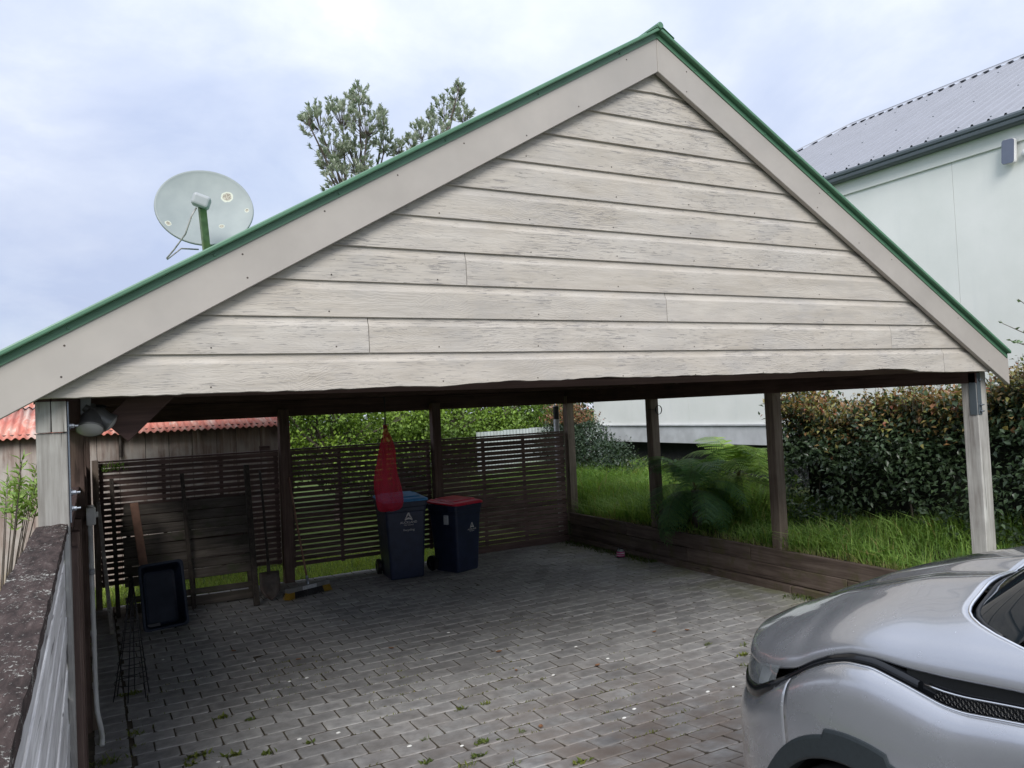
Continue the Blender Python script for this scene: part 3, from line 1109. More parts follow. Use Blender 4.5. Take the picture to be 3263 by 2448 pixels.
# side fence between the left posts: rail and slats running back
sf = thing('side_fence', 'brown slat fence closing the left side of the carport', 'fence', (-.05, 3, 0))
MB().box(-.135, -.012, -.354, 1.948, 1.70, 1.735).build('rail', M_slat_y, sf, bevel=.004)
MB().box(-.09, -.0, 2.067, 6.04, 1.68, 1.71).build('rail', M_slat_y, sf, bevel=.004)
for k in range(14):
    z = 1.66 - k * .118
    MB().box(-.062, -.040, -.354, 6.04, z - .105, z).build('slat', M_slat_y, sf)
for yb_ in (-.30, .35, 1.0):
    MB().box(-.036, .004, yb_, yb_ + .10, -.03, 1.60).build('batten', M_brown_z, sf, bevel=.003)
MB().box(.022, .06, 1.96, 2.06, 0, .42).build('block', M_post_z, sf, bevel=.004)

# front boundary fence: lichened flat rail, bleached slats
ff = thing('boundary_fence', 'bleached grey slat fence with dark lichen covered top rail, nearest the camera', 'fence', (-.09, -2.5, 0))
rows = []
for k in range(80):
    y = -.482 - 5.2 * k / 79
    e = lambda: random.uniform(-.0022, .0022)
    a0, a1 = -.148 + e(), -.030 + e()
    rows.append([(a0, y, 1.697), (a0, y, 1.733 + e()), (a0 + .04, y, 1.737 + e()), (-.09, y, 1.736 + e()), (a1 - .03, y, 1.737 + e()), (a1, y, 1.733 + e()), (a1, y, 1.697), (a0, y, 1.697)])
MB().grid(rows).build('rail', M_rail, ff)
for k in range(13):
    z = 1.690 - k * .112
    MB().box(-.064 + random.uniform(-.003, .003), -.044 + random.uniform(-.002, .004), -5.7, -.475, z - .094 + random.uniform(-.008, .004), z + random.uniform(-.003, .003)).build('slat', M_greyt_y, ff, bevel=.002)
for yb_ in (-2.6, -5.0):
    MB().box(-.15, -.066, yb_ - .1, yb_, -.05, 1.69).build('post', M_greyt, ff, bevel=.004)
MB().box(-.043, -.021, -.575, -.473, -.05, 1.695).build('end_post', M_greyt, ff, bevel=.004)
MB().box(-.075, -.040, -.472, -.4715, .2, 1.6).build('end_strip', M_greyt, ff)

# ================================================================== SLEEPER WALL
sw = thing('sleeper_wall', 'low retaining wall of dark timber sleepers along the garden bank', 'retaining wall', (6.72, 2.5, 0))
lens = [[6.10, 4.62, 2.25, -.15, -2.6, -5], [6.10, 3.35, .95, -1.5, -3.9], [6.10, 4.1, 1.65, -.8, -3.2]]
for c_, cuts in enumerate(lens):
    for a, b_ in zip(cuts, cuts[1:]):
        zt = .44 - .178 * c_ + random.uniform(-.004, .004)
        zb = zt - .172
        ox = (-.035 if c_ == 2 else 0) + random.uniform(-.004, .004)
        MB().add([(6.70 + ox, b_ + .004, zb), (6.75, b_ + .004, zb), (6.75, a - .004, zb), (6.70 + ox, a - .004, zb),
                  (6.70 + ox - .004, b_ + .004, zt), (6.75, b_ + .004, zt + .003), (6.75, a - .004, zt + .003), (6.70 + ox - .004, a - .004, zt)],
                 [(3, 2, 1, 0), (4, 5, 6, 7), (0, 1, 5, 4), (1, 2, 6, 5), (2, 3, 7, 6), (3, 0, 4, 7)]).build('sleeper', M_sleeper, sw, bevel=.007, seg=2)

# ================================================================== NEIGHBOUR'S HOUSE
HX, HY0, HY1, HZ = 10.0, -7.0, 10.1, 5.30
house = thing('house', 'pale mint two storey house with grey steel hip roof behind the hedge', 'house', (14, 2, .6))
joints = [HY1, 8.67, 6.944, 4.466, 1.626, -.8, -3.2, -5.6, HY0]
for a, b_ in zip(joints, joints[1:]):
    MB().box(HX, HX + .03, b_ + .0022, a - .0022, 1.66, HZ - .02).build('wall_panel', M_wall, house)
MB().box(HX + .031, 18, HY0, HY1, 1.64, HZ - .01).build('wall_core', M_wall, house)
MB().box(HX - .02, HX + .2, HY0, HY1 + .03, 1.315, 1.645).build('concrete_base', M_conc, house, bevel=.006)
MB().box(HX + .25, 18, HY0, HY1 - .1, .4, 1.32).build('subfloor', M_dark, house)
MB().box(HX - .03, HX - .001, HY0, HY1 + .02, HZ - .24, HZ - .02).build('trim_board', M_wall, house, bevel=.004)
MB().box(HX - .05, HX - .001, HY0, HY1 + .02, 1.650, 1.675).build('drip_strip', M_conc, house)
# gutter: rounded front with a bead and a lower fold
gp = [(-.01, .0), (-.13, .0), (-.15, .015), (-.155, .05), (-.148, .06), (-.165, .075), (-.170, .105), (-.160, .13), (-.14, .135), (-.14, .12), (-.01, .02)]
rows = [[(HX - .02 + u, y, HZ - .05 + v) for u, v in gp] for y in (HY0 - .2, HY1 + .15)]
mb = MB().grid(rows)
mb.f.append(tuple(range(len(gp))))
mb.f.append(tuple(range(len(gp), 2 * len(gp)))[::-1])
mb.build('gutter', M_gutter, house)
# hip roof, ribbed sheets
RZ, RX = 7.62, 14.0
SL = (RZ - HZ - .09) / (RX - HX + .12)
ex, ez = HX - .12, HZ + .09
PITCHR = .205


def rib(t):
    t = t % 1
    if t < .16: return .0
    if t < .24: return (t - .16) / .08
    if t < .34: return 1.
    if t < .42: return 1 - (t - .34) / .08
    return 0.


rows = []
yv = []
y = HY0 - .2
while y < HY1 + .14:
    for q in (0, .16, .24, .34, .42):
        yv.append(y + q * PITCHR)
    y += PITCHR
ye = HY1 + .14
for y in yv:
    # far hip: the sheet stops where the hip line is
    xm = RX if y <= ye - (RX - ex) else ex + (ye - y)
    xm = max(ex + .001, min(RX, xm))
    xm0 = RX if y >= HY0 - .2 + (RX - ex) * 0 else RX
    dz = .034 * rib((y - HY0 + .2) / PITCHR + 1e-6)
    rows.append([(ex, y, ez + dz), (xm, y, ez + (xm - ex) * SL + dz)])
rs = MB().grid(rows).build('roof_sheet', M_groof, house)
MB().add([(ex, ye, ez), (RX, ye - (RX - ex), RZ - .01), (18.1, ye, ez)], [(0, 1, 2)]).build('hip_end', M_groof, house)
MB().add([(RX, HY0 - .2, RZ), (RX, ye - (RX - ex), RZ), (18.1, ye, ez), (18.1, HY0 - .2, ez)], [(0, 1, 2, 3)]).build('roof_sheet', M_groof, house)
# ridge and hip capping with a notched skirt
pr0, pr1 = Vector((RX, HY0 - .2, RZ + .045)), Vector((RX, ye - (RX - ex), RZ + .045))
hp1 = Vector((ex, ye, ez + .045))
for n_, (a, b_) in (('ridge_cap', (pr0, pr1)), ('hip_cap', (pr1, hp1))):
    mb = MB()
    L = (b_ - a).length
    k = int(L / .05)
    lo, hi = [], []
    for q in range(k + 1):
        p = a.lerp(b_, q / k)
        sidev = Vector((-1, 0, -SL)) if n_ == 'ridge_cap' else Vector((-.55, -.55, -SL * .55))
        w = .17
        hi.append(p)
        lo.append(p + sidev * w + Vector((0, 0, .004 - (.005 if q % 4 else 0.0))))
    mb.grid([hi, lo])
    mb.grid([[p + Vector((0, 0, .012)) for p in hi], hi])
    mb.build(n_, M_groof, house)
scr = MB()
for q in range(90):
    y = yv[0] + .29 * PITCHR + q * PITCHR
    for s_, st in ((.06, 2), (1.5, 3), (3.3, 3)):
        if q % st == 0 and ex + s_ < ex + max(0, ye - y):
            scr.lathe([(.012, 0), (.012, .008), (.004, .012), (0, .012)], 6, (ex + s_, y, ez + s_ * SL + .034))
scr.build('roof_screws', M_gutter, house)
# outside lamp box
wl = thing('wall_lamp', 'flat grey rounded box fixed high on the pale house wall', 'wall lamp', (9.96, .87, 4.96))
pol = []
for cx_, cy_, a0 in ((.042, .115, 0), (-.042, .115, 90), (-.042, -.115, 180), (.042, -.115, 270)):
    for q in range(6):
        t = R(a0 + q * 18)
        pol.append((cx_ + .03 * math.cos(t), cy_ + .03 * math.sin(t)))
Ml = Matrix.Rotation(R(4), 3, 'X')
fnl = lambda u, v, d: Vector((d, .87, 4.96)) + Ml @ Vector((0, -u, v))
MB().prism([(u * 1.06, v * 1.03) for u, v in pol], fnl, 9.955, 9.905).build('housing', M_whitep, wl, bevel=.003)
MB().prism([(u * 1.0, v * 1.0) for u, v in pol], fnl, 9.9045, 9.896).build('face', plain('slate lamp face', (.13, .15, .21), .4, .05), wl)
MB().lathe([(.0, -.03), (.045, -.03), (.05, 0), (.045, .02), (0, .02)], 16, (9.97, .70, 4.90), Matrix.Rotation(R(-90), 3, 'Y')).build('bracket', M_whitep, wl, smooth=True)
MB().tube([(9.97, .70, 4.93), (9.965, .66, 5.02), (9.965, .56, 5.13)], .006, 6).build('cable', M_whitep, wl)

# ================================================================== SHED
SY = 7.6
shed = thing('shed', 'old brown board shed with rusted red corrugated roof behind the fence', 'shed', (-.6, 10, 0))
x = -4.2
while x < 2.58:
    w = random.choice((.27, .30, .31, .33, .34))
    w = min(w, 2.59 - x)
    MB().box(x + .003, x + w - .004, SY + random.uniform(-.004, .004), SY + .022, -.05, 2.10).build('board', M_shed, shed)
    x += w
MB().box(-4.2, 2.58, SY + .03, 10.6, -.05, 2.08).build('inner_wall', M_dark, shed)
MB().box(2.595, 2.64, SY - .02, SY + .05, -.05, 2.06).build('corner_board', M_stick, shed)
MB().box(2.65, 2.71, SY - .04, 10.6, .0, 1.95).build('end_wall', M_rust, shed)
for b0, b1, y0, z0, y1, z1 in ((-4.4, 2.70, SY - .14, 2.045, 8.75, 2.47), (-4.4, 2.70, 8.68, 2.475, 10.6, 3.15)):
    rows = []
    k = int((b1 - b0) / .0127)
    for q in range(k + 1):
        xx = b0 + q * .0127
        w = .015 * math.cos(2 * math.pi * xx / .088)
        ry = .006 * math.sin(xx * 7)
        rows.append([(xx, y0 + ry, z0 + w), (xx, y1, z1 + w)])
    sh_ = MB().grid(rows).build('roof_sheet', M_rust, shed, smooth=True)
    md = sh_.modifiers.new('thick', 'SOLIDIFY')
    md.thickness = .004
MB().tube([(.42, SY - .03, 2.02), (.42, SY - .03, 1.72)], .022, 8).build('pipe_stub', M_steel, shed)

# corrugated iron fence further back
irf = thing('iron_fence', 'pale green grey corrugated iron fence behind the back right trees', 'fence', (8.4, 9.9, 0))
for q in range(5):
    rows = []
    for k in range(61):
        xx = 6.95 + q * .62 + k * .0105
        rows.append([(xx, 9.9 + .010 * math.cos(xx * 2 * math.pi / .076), .2), (xx, 9.9 + .010 * math.cos(xx * 2 * math.pi / .076), 1.68 + q * .012)])
    MB().grid(rows).build('sheet', plain('pale iron', (.42, .47, .47), .6, .15, 6, dirt=(.30, .33, .30)) if q == 0 else MATS['pale iron'], irf, smooth=True)
MB().box(6.95, 10.0, 9.92, 9.96, 1.30, 1.38).build('rail', M_post_z, irf)

# ================================================================== VEGETATION
def cmix(a, b_, t):
    return np.asarray(a) * (1 - t[:, None]) + np.asarray(b_) * t[:, None]


def leafy(name, parent, pos, out, length, width, cols, m, droop=.12, spread=.8):
    """leaves growing outward along 'out' with scatter"""
    n = len(pos)
    ax = unit(out * .8 + rand_dirs(n) * spread + np.array([0, 0, -.10]))
    nr = unit(out * .5 + np.array([0, 0, .9]) + rand_dirs(n) * .55)
    L = length * rng.uniform(.65, 1.25, n)
    Wd = L * width * rng.uniform(.8, 1.2, n)
    me = leaves_mesh(name, pos, ax, nr, L, Wd, cols, droop=droop)
    return link_mesh(name, me, m, parent)


def blobs_sample(blobs, n, shell=.55):
    """points spread through ellipsoid blobs, denser near their skin; returns pos, outward dir"""
    wts = np.array([b_[3] * b_[4] + b_[4] * b_[5] + b_[3] * b_[5] for b_ in blobs])
    idx = rng.choice(len(blobs), n, p=wts / wts.sum())
    C_ = np.array([b_[:3] for b_ in blobs])[idx]
    S_ = np.array([b_[3:6] for b_ in blobs])[idx]
    d = rand_dirs(n)
    r_ = shell + (1 - shell) * rng.random(n) ** .7
    r_ = r_ * (1 + .16 * rng.normal(size=n))
    return C_ + d * S_ * r_[:, None], d


# ---- clipped hedge with red new growth
hedge = thing('hedge', 'tall dark green hedge with reddish new leaves along its top', 'hedge', (8.4, 0, .6))


def hedge_top(y):
    t = np.clip((.25 - y) / .8, 0, 1)
    return 1.98 + .07 * np.sin(y * 2.3) + .05 * np.sin(y * 5.1 + 1) + .48 * t


n = 44000
y_ = rng.uniform(-4.2, 2.85, n)
tz = rng.random(n) ** .85
top = hedge_top(y_)
z_ = .55 + (top - .55) * tz
bul = .16 * np.sin(y_ * 3.1 + z_ * 2) + .10 * np.sin(y_ * 7.3 - z_ * 5) + .25 * np.sin(z_ * 2.4 - .4)
x_ = 8.05 - bul * .55 - np.abs(rng.normal(0, .11, n))
onend = rng.random(n) < .12
y_ = np.where(onend, 2.85 + rng.normal(0, .10, n), y_)
x_ = np.where(onend, rng.uniform(7.9, 8.8, n), x_)
ontop = rng.random(n) < .27
z_ = np.where(ontop, top + rng.normal(-.03, .07, n), z_)
x_ = np.where(ontop, rng.uniform(7.85, 8.8, n), x_)
keep = ~((z_ < 1.25) & (rng.random(n) < .55)) & ~((np.sin(y_ * 2.9 + 1) * np.sin(z_ * 5.2 + y_) > .35) & (rng.random(n) < .8) & (z_ < 1.6))
pos = np.stack([x_, y_, z_], 1)[keep]
out = np.where(ontop[keep][:, None], np.array([[-.25, 0, .9]]), np.array([[-.9, 0, .15]]))
ht = np.clip((pos[:, 2] - hedge_top(pos[:, 1]) + .50) / .50, 0, 1) ** 1.2
rr_ = rng.random(len(pos))
cols = cmix((.030, .055, .028), (.075, .115, .055), rng.random(len(pos)))
new = rr_ < ht * .72
red = cmix((.27, .085, .055), (.24, .25, .075), rng.random(len(pos)) ** .6)
cols = np.where(new[:, None], red, cols)
leafy('foliage', hedge, pos, out, .072, .54, cols, M_leaf, .15)
# shoots standing up out of the top
ns = 420
sy = rng.uniform(-4.0, 2.85, ns)
sx = rng.uniform(7.8, 8.7, ns)
sz = hedge_top(sy) - .05
mb = MB()
P_, O_, Cc = [], [], []
for a, b_, c_ in zip(sx, sy, sz):
    hgt = random.uniform(.08, .30)
    ln = Vector((random.uniform(-.3, .2), random.uniform(-.3, .3), 1)).normalized() * hgt
    mb.tube([(a, b_, c_ - .05), (a + ln.x, b_ + ln.y, c_ + ln.z)], .0022, 3, cap=False)
    for q in range(9):
        t = random.uniform(.2, 1.05)
        P_.append((a + ln.x * t, b_ + ln.y * t, c_ + ln.z * t))
        O_.append((random.uniform(-1, 1), random.uniform(-1, 1), .5))
        w = random.random()
        Cc.append((.33 - .12 * w, .075 + .14 * w, .055) if random.random() < .6 else (.16, .20, .06))
tag(mb.build('shoot_stems', M_bark, hedge), kind='stuff')
leafy('new_shoots', hedge, np.array(P_), np.array(O_), .042, .45, np.array(Cc), M_leaf, .1, .5)
# near-black sheet for the inner mass, shade put into its colour; stems
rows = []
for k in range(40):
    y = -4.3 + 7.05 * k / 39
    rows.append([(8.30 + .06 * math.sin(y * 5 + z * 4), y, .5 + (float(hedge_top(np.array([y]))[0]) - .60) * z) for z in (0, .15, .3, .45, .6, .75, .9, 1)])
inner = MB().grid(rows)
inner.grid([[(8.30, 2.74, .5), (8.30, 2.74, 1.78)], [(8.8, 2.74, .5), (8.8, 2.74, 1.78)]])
M_inner = plain('dark hedge inside', (.012, .016, .010), .95, .5, 30, bump=.5)
inner.build('inner_shade_sheet', M_inner, hedge)
for k in range(11):
    y = -4 + k * .66 + random.uniform(-.25, .25)
    MB().tube([(8.27, y, .5), (8.24 + random.uniform(-.05, .05), y + random.uniform(-.1, .1), 1.1), (8.2, y + random.uniform(-.3, .3), 1.5)], [.013, .010, .005], 6).build('stem', M_bark, hedge)

# ---- shrub in the far corner
shr = thing('shrub', 'dark green shrub with red tips behind the back corner post', 'shrub', (8.6, 8.2, .6))
bl = [(8.5, 8.5, 1.55, .45, .5, .42), (8.6, 8.1, 1.1, .55, .6, .5), (8.4, 8.8, 1.15, .5, .6, .55), (8.45, 7.6, .95, .5, .5, .42), (8.45, 7.1, .85, .45, .45, .32), (8.5, 8.45, 1.85, .32, .36, .30), (8.5, 8.9, 1.75, .4, .4, .45), (8.6, 9.3, 1.4, .5, .5, .6), (8.45, 8.0, 1.5, .38, .38, .35), (8.45, 7.3, 1.2, .4, .4, .3), (8.4, 8.9, 2.0, .35, .4, .3)]
pos, d = blobs_sample(bl, 16000)
tipness = np.clip((pos[:, 2] - 1.72) / .25, 0, 1) * (rng.random(len(pos)) < .75)
cols = cmix((.020, .040, .024), (.05, .085, .04), rng.random(len(pos)))
cols = np.where((tipness > .3)[:, None], cmix((.27, .09, .06), (.20, .17, .06), rng.random(len(pos))), cols)
leafy('foliage', shr, pos, d, .062, .5, cols, M_leaf)
for b_ in bl:
    MB().tube([(8.55, 8.1, .5), (b_[0], b_[1], b_[2])], [.025, .008], 6).build('stem', M_bark, shr)

# ---- long grass on the bank
def grass(name, label, px, py, pz, hgt, width, c0, c1, lean=.5, m=M_grass):
    n = len(px)
    b0 = np.stack([px, py, pz], 1)
    az = rng.uniform(0, 2 * np.pi, n)
    dirn = np.stack([np.cos(az), np.sin(az), np.zeros(n)], 1)
    side = unit(np.stack([-np.sin(az), np.cos(az), rng.normal(0, .3, n)], 1)) * (width * rng.uniform(.6, 1.3, n))[:, None]
    h = hgt * rng.uniform(.45, 1.2, n)
    ln = (lean * rng.uniform(.1, 1.3, n) * h)[:, None]
    up = np.array([0, 0, 1.])
    m1 = b0 + up * (h * .6)[:, None] + dirn * ln * .35
    tp = b0 + up * (h * rng.uniform(.75, 1.0, n))[:, None] + dirn * ln
    V = np.stack([b0 - side, b0 + side, m1 - side * .7, m1 + side * .7, tp], 1).reshape(-1, 3)
    o = (np.arange(n) * 5)[:, None]
    F = np.concatenate([o + [0, 1, 3], o + [0, 3, 2], o + [2, 3, 4]], 0)
    t = rng.random(n)
    cols = cmix(c0, c1, t)
    cols = np.where((rng.random(n) < .04)[:, None], np.array([[.34, .28, .12]]), cols)
    me = fast_mesh(name, V, F, np.repeat(cols, 5, 0))
    return tag(link_mesh(name, me, m), label, 'grass', kind='stuff')


n = 46000
px = 6.82 + 1.9 * rng.random(n) ** 1.15
py = rng.uniform(-4.5, 6.9, n)
clump = np.sin(px * 5.3 + py * 3.1) * np.sin(py * 4.7 - px * 2.2)
k_ = rng.random(n) < (.60 + .4 * clump)
px, py = px[k_], py[k_]
pz = np.interp(px, bx, bz) + .05 * np.sin(px * 1.7 + py * 2.1) - .02
hh_ = np.where(py > 3.9, .40, .25) * (1 + .25 * np.sin(px * 4 + py * 2.6))
grass('bank_grass', 'long green grass growing on the bank above the sleepers', px, py, pz, hh_, .0055, (.09, .20, .036), (.31, .46, .11), 1.35)
n = 16000
px, py = rng.uniform(6.6, 9.6, n), rng.uniform(6.5, 9.6, n)
grass('corner_grass', 'long bright grass beyond the back corner post', px, py, .5 + .1 * (px > 7.5), .46, .0065, (.085, .20, .035), (.30, .46, .10), 1.25)
n = 15000
px, py = rng.uniform(-.6, 6.6, n), 6.18 + 1.5 * rng.random(n) ** 1.2
grass('lawn_grass', 'short lawn grass behind the slat fence', px, py, np.full(n, -.04), .10, .004, (.20, .31, .05), (.40, .50, .12), .8)
n = 900
px, py = rng.uniform(-1.9, -.25, n), rng.uniform(5.8, 7.5, n)
grass('dry_grass', 'tall dry straw grass against the shed wall', px, py, np.full(n, -.07), .55, .004, (.40, .33, .18), (.55, .48, .30), .6)
n = 500
px, py = rng.uniform(-1.2, -.16, n), rng.uniform(1.5, 5.5, n)
grass('left_grass', 'green weeds beyond the left fence', px, py, np.full(n, -.07), .6, .006, (.14, .26, .04), (.25, .38, .08), .6)
n = 900
py = rng.uniform(-.5, 5.5, n)
grass('overhang_grass', 'dry grass hanging over the top sleeper', 6.76 + rng.uniform(-.02, .03, n), py, np.full(n, .42), .10, .003, (.20, .24, .07), (.36, .32, .17), 1.6)
n = 1500
py = np.where(rng.random(n) < .5, rng.uniform(3.9, 6.0, n), rng.uniform(-.6, 1.6, n))
px = 6.66 - np.abs(rng.normal(0, .10, n))
grass('wall_foot_moss', 'low moss and weeds along the foot of the sleeper wall', px, py, np.array([gz(v) for v in py]), .045, .005, (.06, .10, .025), (.13, .17, .04), .9)

# ---- tree ferns
def frond_mesh(L, seed, arch=.55, pin=.30, c0=(.045, .105, .028), c1=(.085, .17, .045)):
    rr = random.Random(seed)
    V, F, Cl = [], [], []
    N = 18
    def rach(t):
        return Vector((L * (t * (1 - .18 * t * t)), 0, L * (arch * t - (arch + .16) * t ** 2.2)))
    for i in range(60):
        t0, t1 = i / 60, (i + 1) / 60
        a, b_ = rach(t0), rach(t1)
        w = .006 * (1 - .8 * t0)
        k = len(V)
        V += [a + Vector((0, -w, 0)), a + Vector((0, w, 0)), b_ + Vector((0, w * .95, 0)), b_ + Vector((0, -w * .95, 0))]
        F.append((k, k + 1, k + 2))
        F.append((k, k + 2, k + 3))
        Cl += [(.10, .10, .04)] * 4
    for i in range(N):
        t = .16 + .83 * i / (N - 1)
        p = rach(t)
        dx = (rach(min(1, t + .02)) - rach(t - .02)).normalized()
        pl = L * pin * math.sin(math.pi * (.12 + .86 * (1 - (t - .16) / .84) ** .8) * .62) * rr.uniform(.85, 1.1)
        for sg in (-1, 1):
            ax = (Vector((0, sg, -.12 + rr.uniform(-.1, .1))) + dx * .42).normalized()
            n_ = max(4, int(pl / .020))
            upv = ax.cross(dx)
            if upv.z < 0: upv = -upv
            upv.normalize()
            sd = ax.cross(upv)
            cc = rr.random()
            col = tuple(a + (b_ - a) * cc for a, b_ in zip(c0, c1))
            for j in range(n_):
                s_ = (j + .4) / n_
                q = p + ax * pl * s_ - Vector((0, 0, 1)) * pl * .22 * s_ * s_
                ll = .017 + .015 * (1 - s_) * min(1, pl / .25)
                for e in (-1, 1):
                    tip = q + sd * e * ll + ax * ll * .35 - upv * ll * .15
                    w2 = pl / n_ * .46
                    k = len(V)
                    V += [q - ax * w2, q + ax * w2, tip]
                    F.append((k, k + 1, k + 2))
                    Cl += [col] * 3
    return fast_mesh('frond', np.array([tuple(v) for v in V]), np.array(F), np.array(Cl))


def tree_fern(name, label, base, crown_z, n, L, seed, pal, trunk_r=.06):
    rr = random.Random(seed)
    root = thing(name, label, 'fern', base)
    mb = MB()
    mb.tube([base, (base[0] + .02, base[1], (base[2] + crown_z) / 2), (base[0], base[1], crown_z)], [trunk_r * 1.2, trunk_r, trunk_r * .8], 10)
    mb.build('trunk', M_bark, root)
    ms = []
    for q in range(4):
        me = frond_mesh(L, seed + q, .48 + .14 * q, .27, *pal)
        me.materials.append(M_fern)
        ms.append(me)
    for k in range(n):
        o = bpy.data.objects.new('frond', ms[k % 4])
        COL.objects.link(o)
        o.parent = root
        az = 2 * math.pi * k / n * 2.0 + rr.uniform(-.25, .25)
        pit = rr.uniform(-.80, .75)
        s_ = rr.uniform(.75, 1.1)
        o.matrix_basis = Matrix.Translation((0, 0, crown_z - base[2])) @ Matrix.Rotation(az, 4, 'Z') @ Matrix.Rotation(pit, 4, 'Y') @ Matrix.Rotation(rr.uniform(-.3, .3), 4, 'X') @ Matrix.Scale(s_, 4)
    return root


tree_fern('tree_fern', 'dark green tree fern drooping over the sleeper wall', (7.02, 3.50, .40), .95, 34, 1.0, 5, ((.05, .14, .05), (.14, .27, .09)))
tree_fern('tree_fern', 'lighter green fern growing behind the dark tree fern', (7.75, 3.45, .55), 1.05, 30, 1.05, 31, ((.12, .24, .04), (.31, .46, .085)))

# ---- leafy trees behind the fence
def bush_tree(name, label, base, blobs, n, c0, c1, L=.085, wd=.62, m=M_leaf2, core=True):
    root = thing(name, label, 'tree', base)
    pos, d = blobs_sample(blobs, n, .45)
    t = np.clip(d[:, 2] * .5 + .5, 0, 1) * .6 + rng.random(n) * .4
    cols = cmix(c0, c1, t)
    leafy('crown', root, pos, d, L, wd, cols, m, .12, .7)
    mb = MB()
    b0 = Vector(base)
    mb.tube([b0, b0 + Vector((.05, 0, .7)), b0 + Vector((0, .05, 1.3))], [.10, .08, .06], 8)
    for b_ in blobs:
        c_ = Vector(b_[:3])
        mid = (b0 + Vector((0, 0, 1.1))).lerp(c_, .55) + Vector((random.uniform(-.2, .2), random.uniform(-.2, .2), .1))
        mb.tube([b0 + Vector((0, 0, random.uniform(.8, 1.3))), mid, c_], [.045, .028, .010], 6)
        for q in range(3):
            e = c_ + Vector((random.uniform(-1, 1) * b_[3], random.uniform(-1, 1) * b_[4], random.uniform(-.6, 1) * b_[5])) * .85
            mb.tube([mid.lerp(c_, .5), e], [.014, .005], 5)
    mb.build('trunk', M_bark, root)
    return root


rb = random.Random(5)
bl1 = [(rb.uniform(3.3, 6.2), rb.uniform(11.2, 12.6), rb.uniform(1.0, 3.1), rb.uniform(.45, .75), rb.uniform(.4, .7), rb.uniform(.35, .6)) for _ in range(22)]
bush_tree('leafy_tree', 'bright green leafy tree behind the fence, next to the shed', (4.6, 11.9, -.07), bl1, 18000, (.050, .105, .020), (.32, .48, .075))
bl2 = [(rb.uniform(6.2, 10.6), rb.uniform(11.0, 12.8), rb.uniform(.8, 3.1), rb.uniform(.5, .8), rb.uniform(.4, .7), rb.uniform(.4, .65)) for _ in range(34)]
bush_tree('leafy_tree', 'green leafy tree above the pale iron fence', (7.8, 12.0, -.07), bl2, 24000, (.050, .10, .022), (.27, .42, .07))
bl3 = [(rb.uniform(2.6, 13.5), rb.uniform(14.0, 15.5), rb.uniform(.4, 3.6), .9, .6, .7) for _ in range(60)]
bush_tree('far_hedge', 'dark green hedge of trees behind the bright leafy trees', (6.4, 14.8, -.07), bl3, 15000, (.020, .040, .012), (.07, .12, .03), .14)

# ---- grey green tree over the roof
tree = thing('coastal_tree', 'grey green coastal tree with sparse crown showing above the roof', 'tree', (6.4, 13.4, -.07))
CL = [(4.97, 13.46, 9.09, .43), (5.52, 13.45, 9.27, .54), (5.65, 12.56, 9.46, .3), (5.8, 12.58, 8.79, .54), (5.24, 13.34, 8.42, .54), (5.75, 13.24, 8.23, .59), (5.01, 13.17, 8.02, .32),
      (5.27, 12.81, 7.56, .48), (6.44, 13.11, 9.16, .24), (6.41, 13.11, 8.6, .32), (6.75, 13.08, 8.52, .27), (5.88, 12.66, 7.69, .43), (4.59, 12.93, 8.87, .27), (7.29, 12.89, 8.87, .3),
      (7.69, 13.22, 9.38, .22), (8.2, 13.5, 9.78, .38), (8.52, 13.45, 10.17, .27), (8.41, 13.04, 10.24, .16), (8.45, 12.94, 9.5, .3), (7.72, 12.77, 8.88, .38), (6.89, 12.54, 8.48, .22),
      (6.3, 13.2, 7.4, .5), (5.6, 13.0, 6.8, .6), (6.9, 13.0, 7.7, .5), (7.6, 13.2, 8.1, .5), (8.2, 13.2, 8.8, .4), (7.0, 13.4, 6.9, .6), (6.2, 13.0, 6.2, .6)]
mb = MB()
fork1, fork2 = Vector((5.7, 13.2, 6.3)), Vector((7.2, 13.2, 6.6))
b0 = Vector((6.4, 13.4, -.07))
mb.tube([b0, (6.45, 13.35, 2), (6.35, 13.3, 4.2)], [.26, .21, .16], 10)
mb.tube([(6.35, 13.3, 4.1), (6.0, 13.3, 5.2), fork1], [.13, .10, .08], 8)
mb.tube([(6.35, 13.3, 4.1), (6.8, 13.2, 5.4), fork2], [.13, .10, .08], 8)
P_, O_, Cc, Ln = [], [], [], []
for (cx_, cy_, cz_, cr) in CL:
    c_ = Vector((cx_, cy_, cz_))
    f0 = fork1 if cx_ < 6.6 else fork2
    mid = f0.lerp(c_, .5) + Vector((random.uniform(-.12, .12), random.uniform(-.1, .1), -.1))
    mb.tube([f0, mid, c_ - Vector((0, 0, cr * .5))], [.045, .030, .015], 6)
    ntw = int(27 * (cr / .4) ** 1.8) + 6
    for q in range(ntw):
        d = Vector((random.gauss(0, 1), random.gauss(0, 1), random.gauss(.25, 1)))
        d.normalize()
        tip = c_ + d * cr * random.uniform(.45, 1.08)
        st = c_ - Vector((0, 0, cr * .5)) + (tip - c_) * .15
        mb.tube([st, st.lerp(tip, .6) + Vector((0, 0, -.03)), tip], [.007, .005, .003], 4, cap=False)
        grow = (d * .5 + Vector((0, 0, .75))).normalized()
        nl = random.randint(15, 22)
        tone = random.random()
        for j in range(nl):
            a = random.uniform(0, 2 * math.pi)
            sp = random.uniform(.35, 1.15)
            u = grow.orthogonal().normalized()
            w = grow.cross(u)
            dd = (grow + (u * math.cos(a) + w * math.sin(a)) * sp).normalized()
            P_.append(tuple(tip + grow * random.uniform(-.10, .03)))
            O_.append(tuple(dd))
            under = random.random() < .35
            k = random.uniform(.8, 1.2)
            Cc.append(tuple(k * v for v in ((.58, .60, .52) if under else ((.25, .31, .20) if tone < .45 else (.40, .45, .34)))))
            Ln.append(random.uniform(.08, .125))
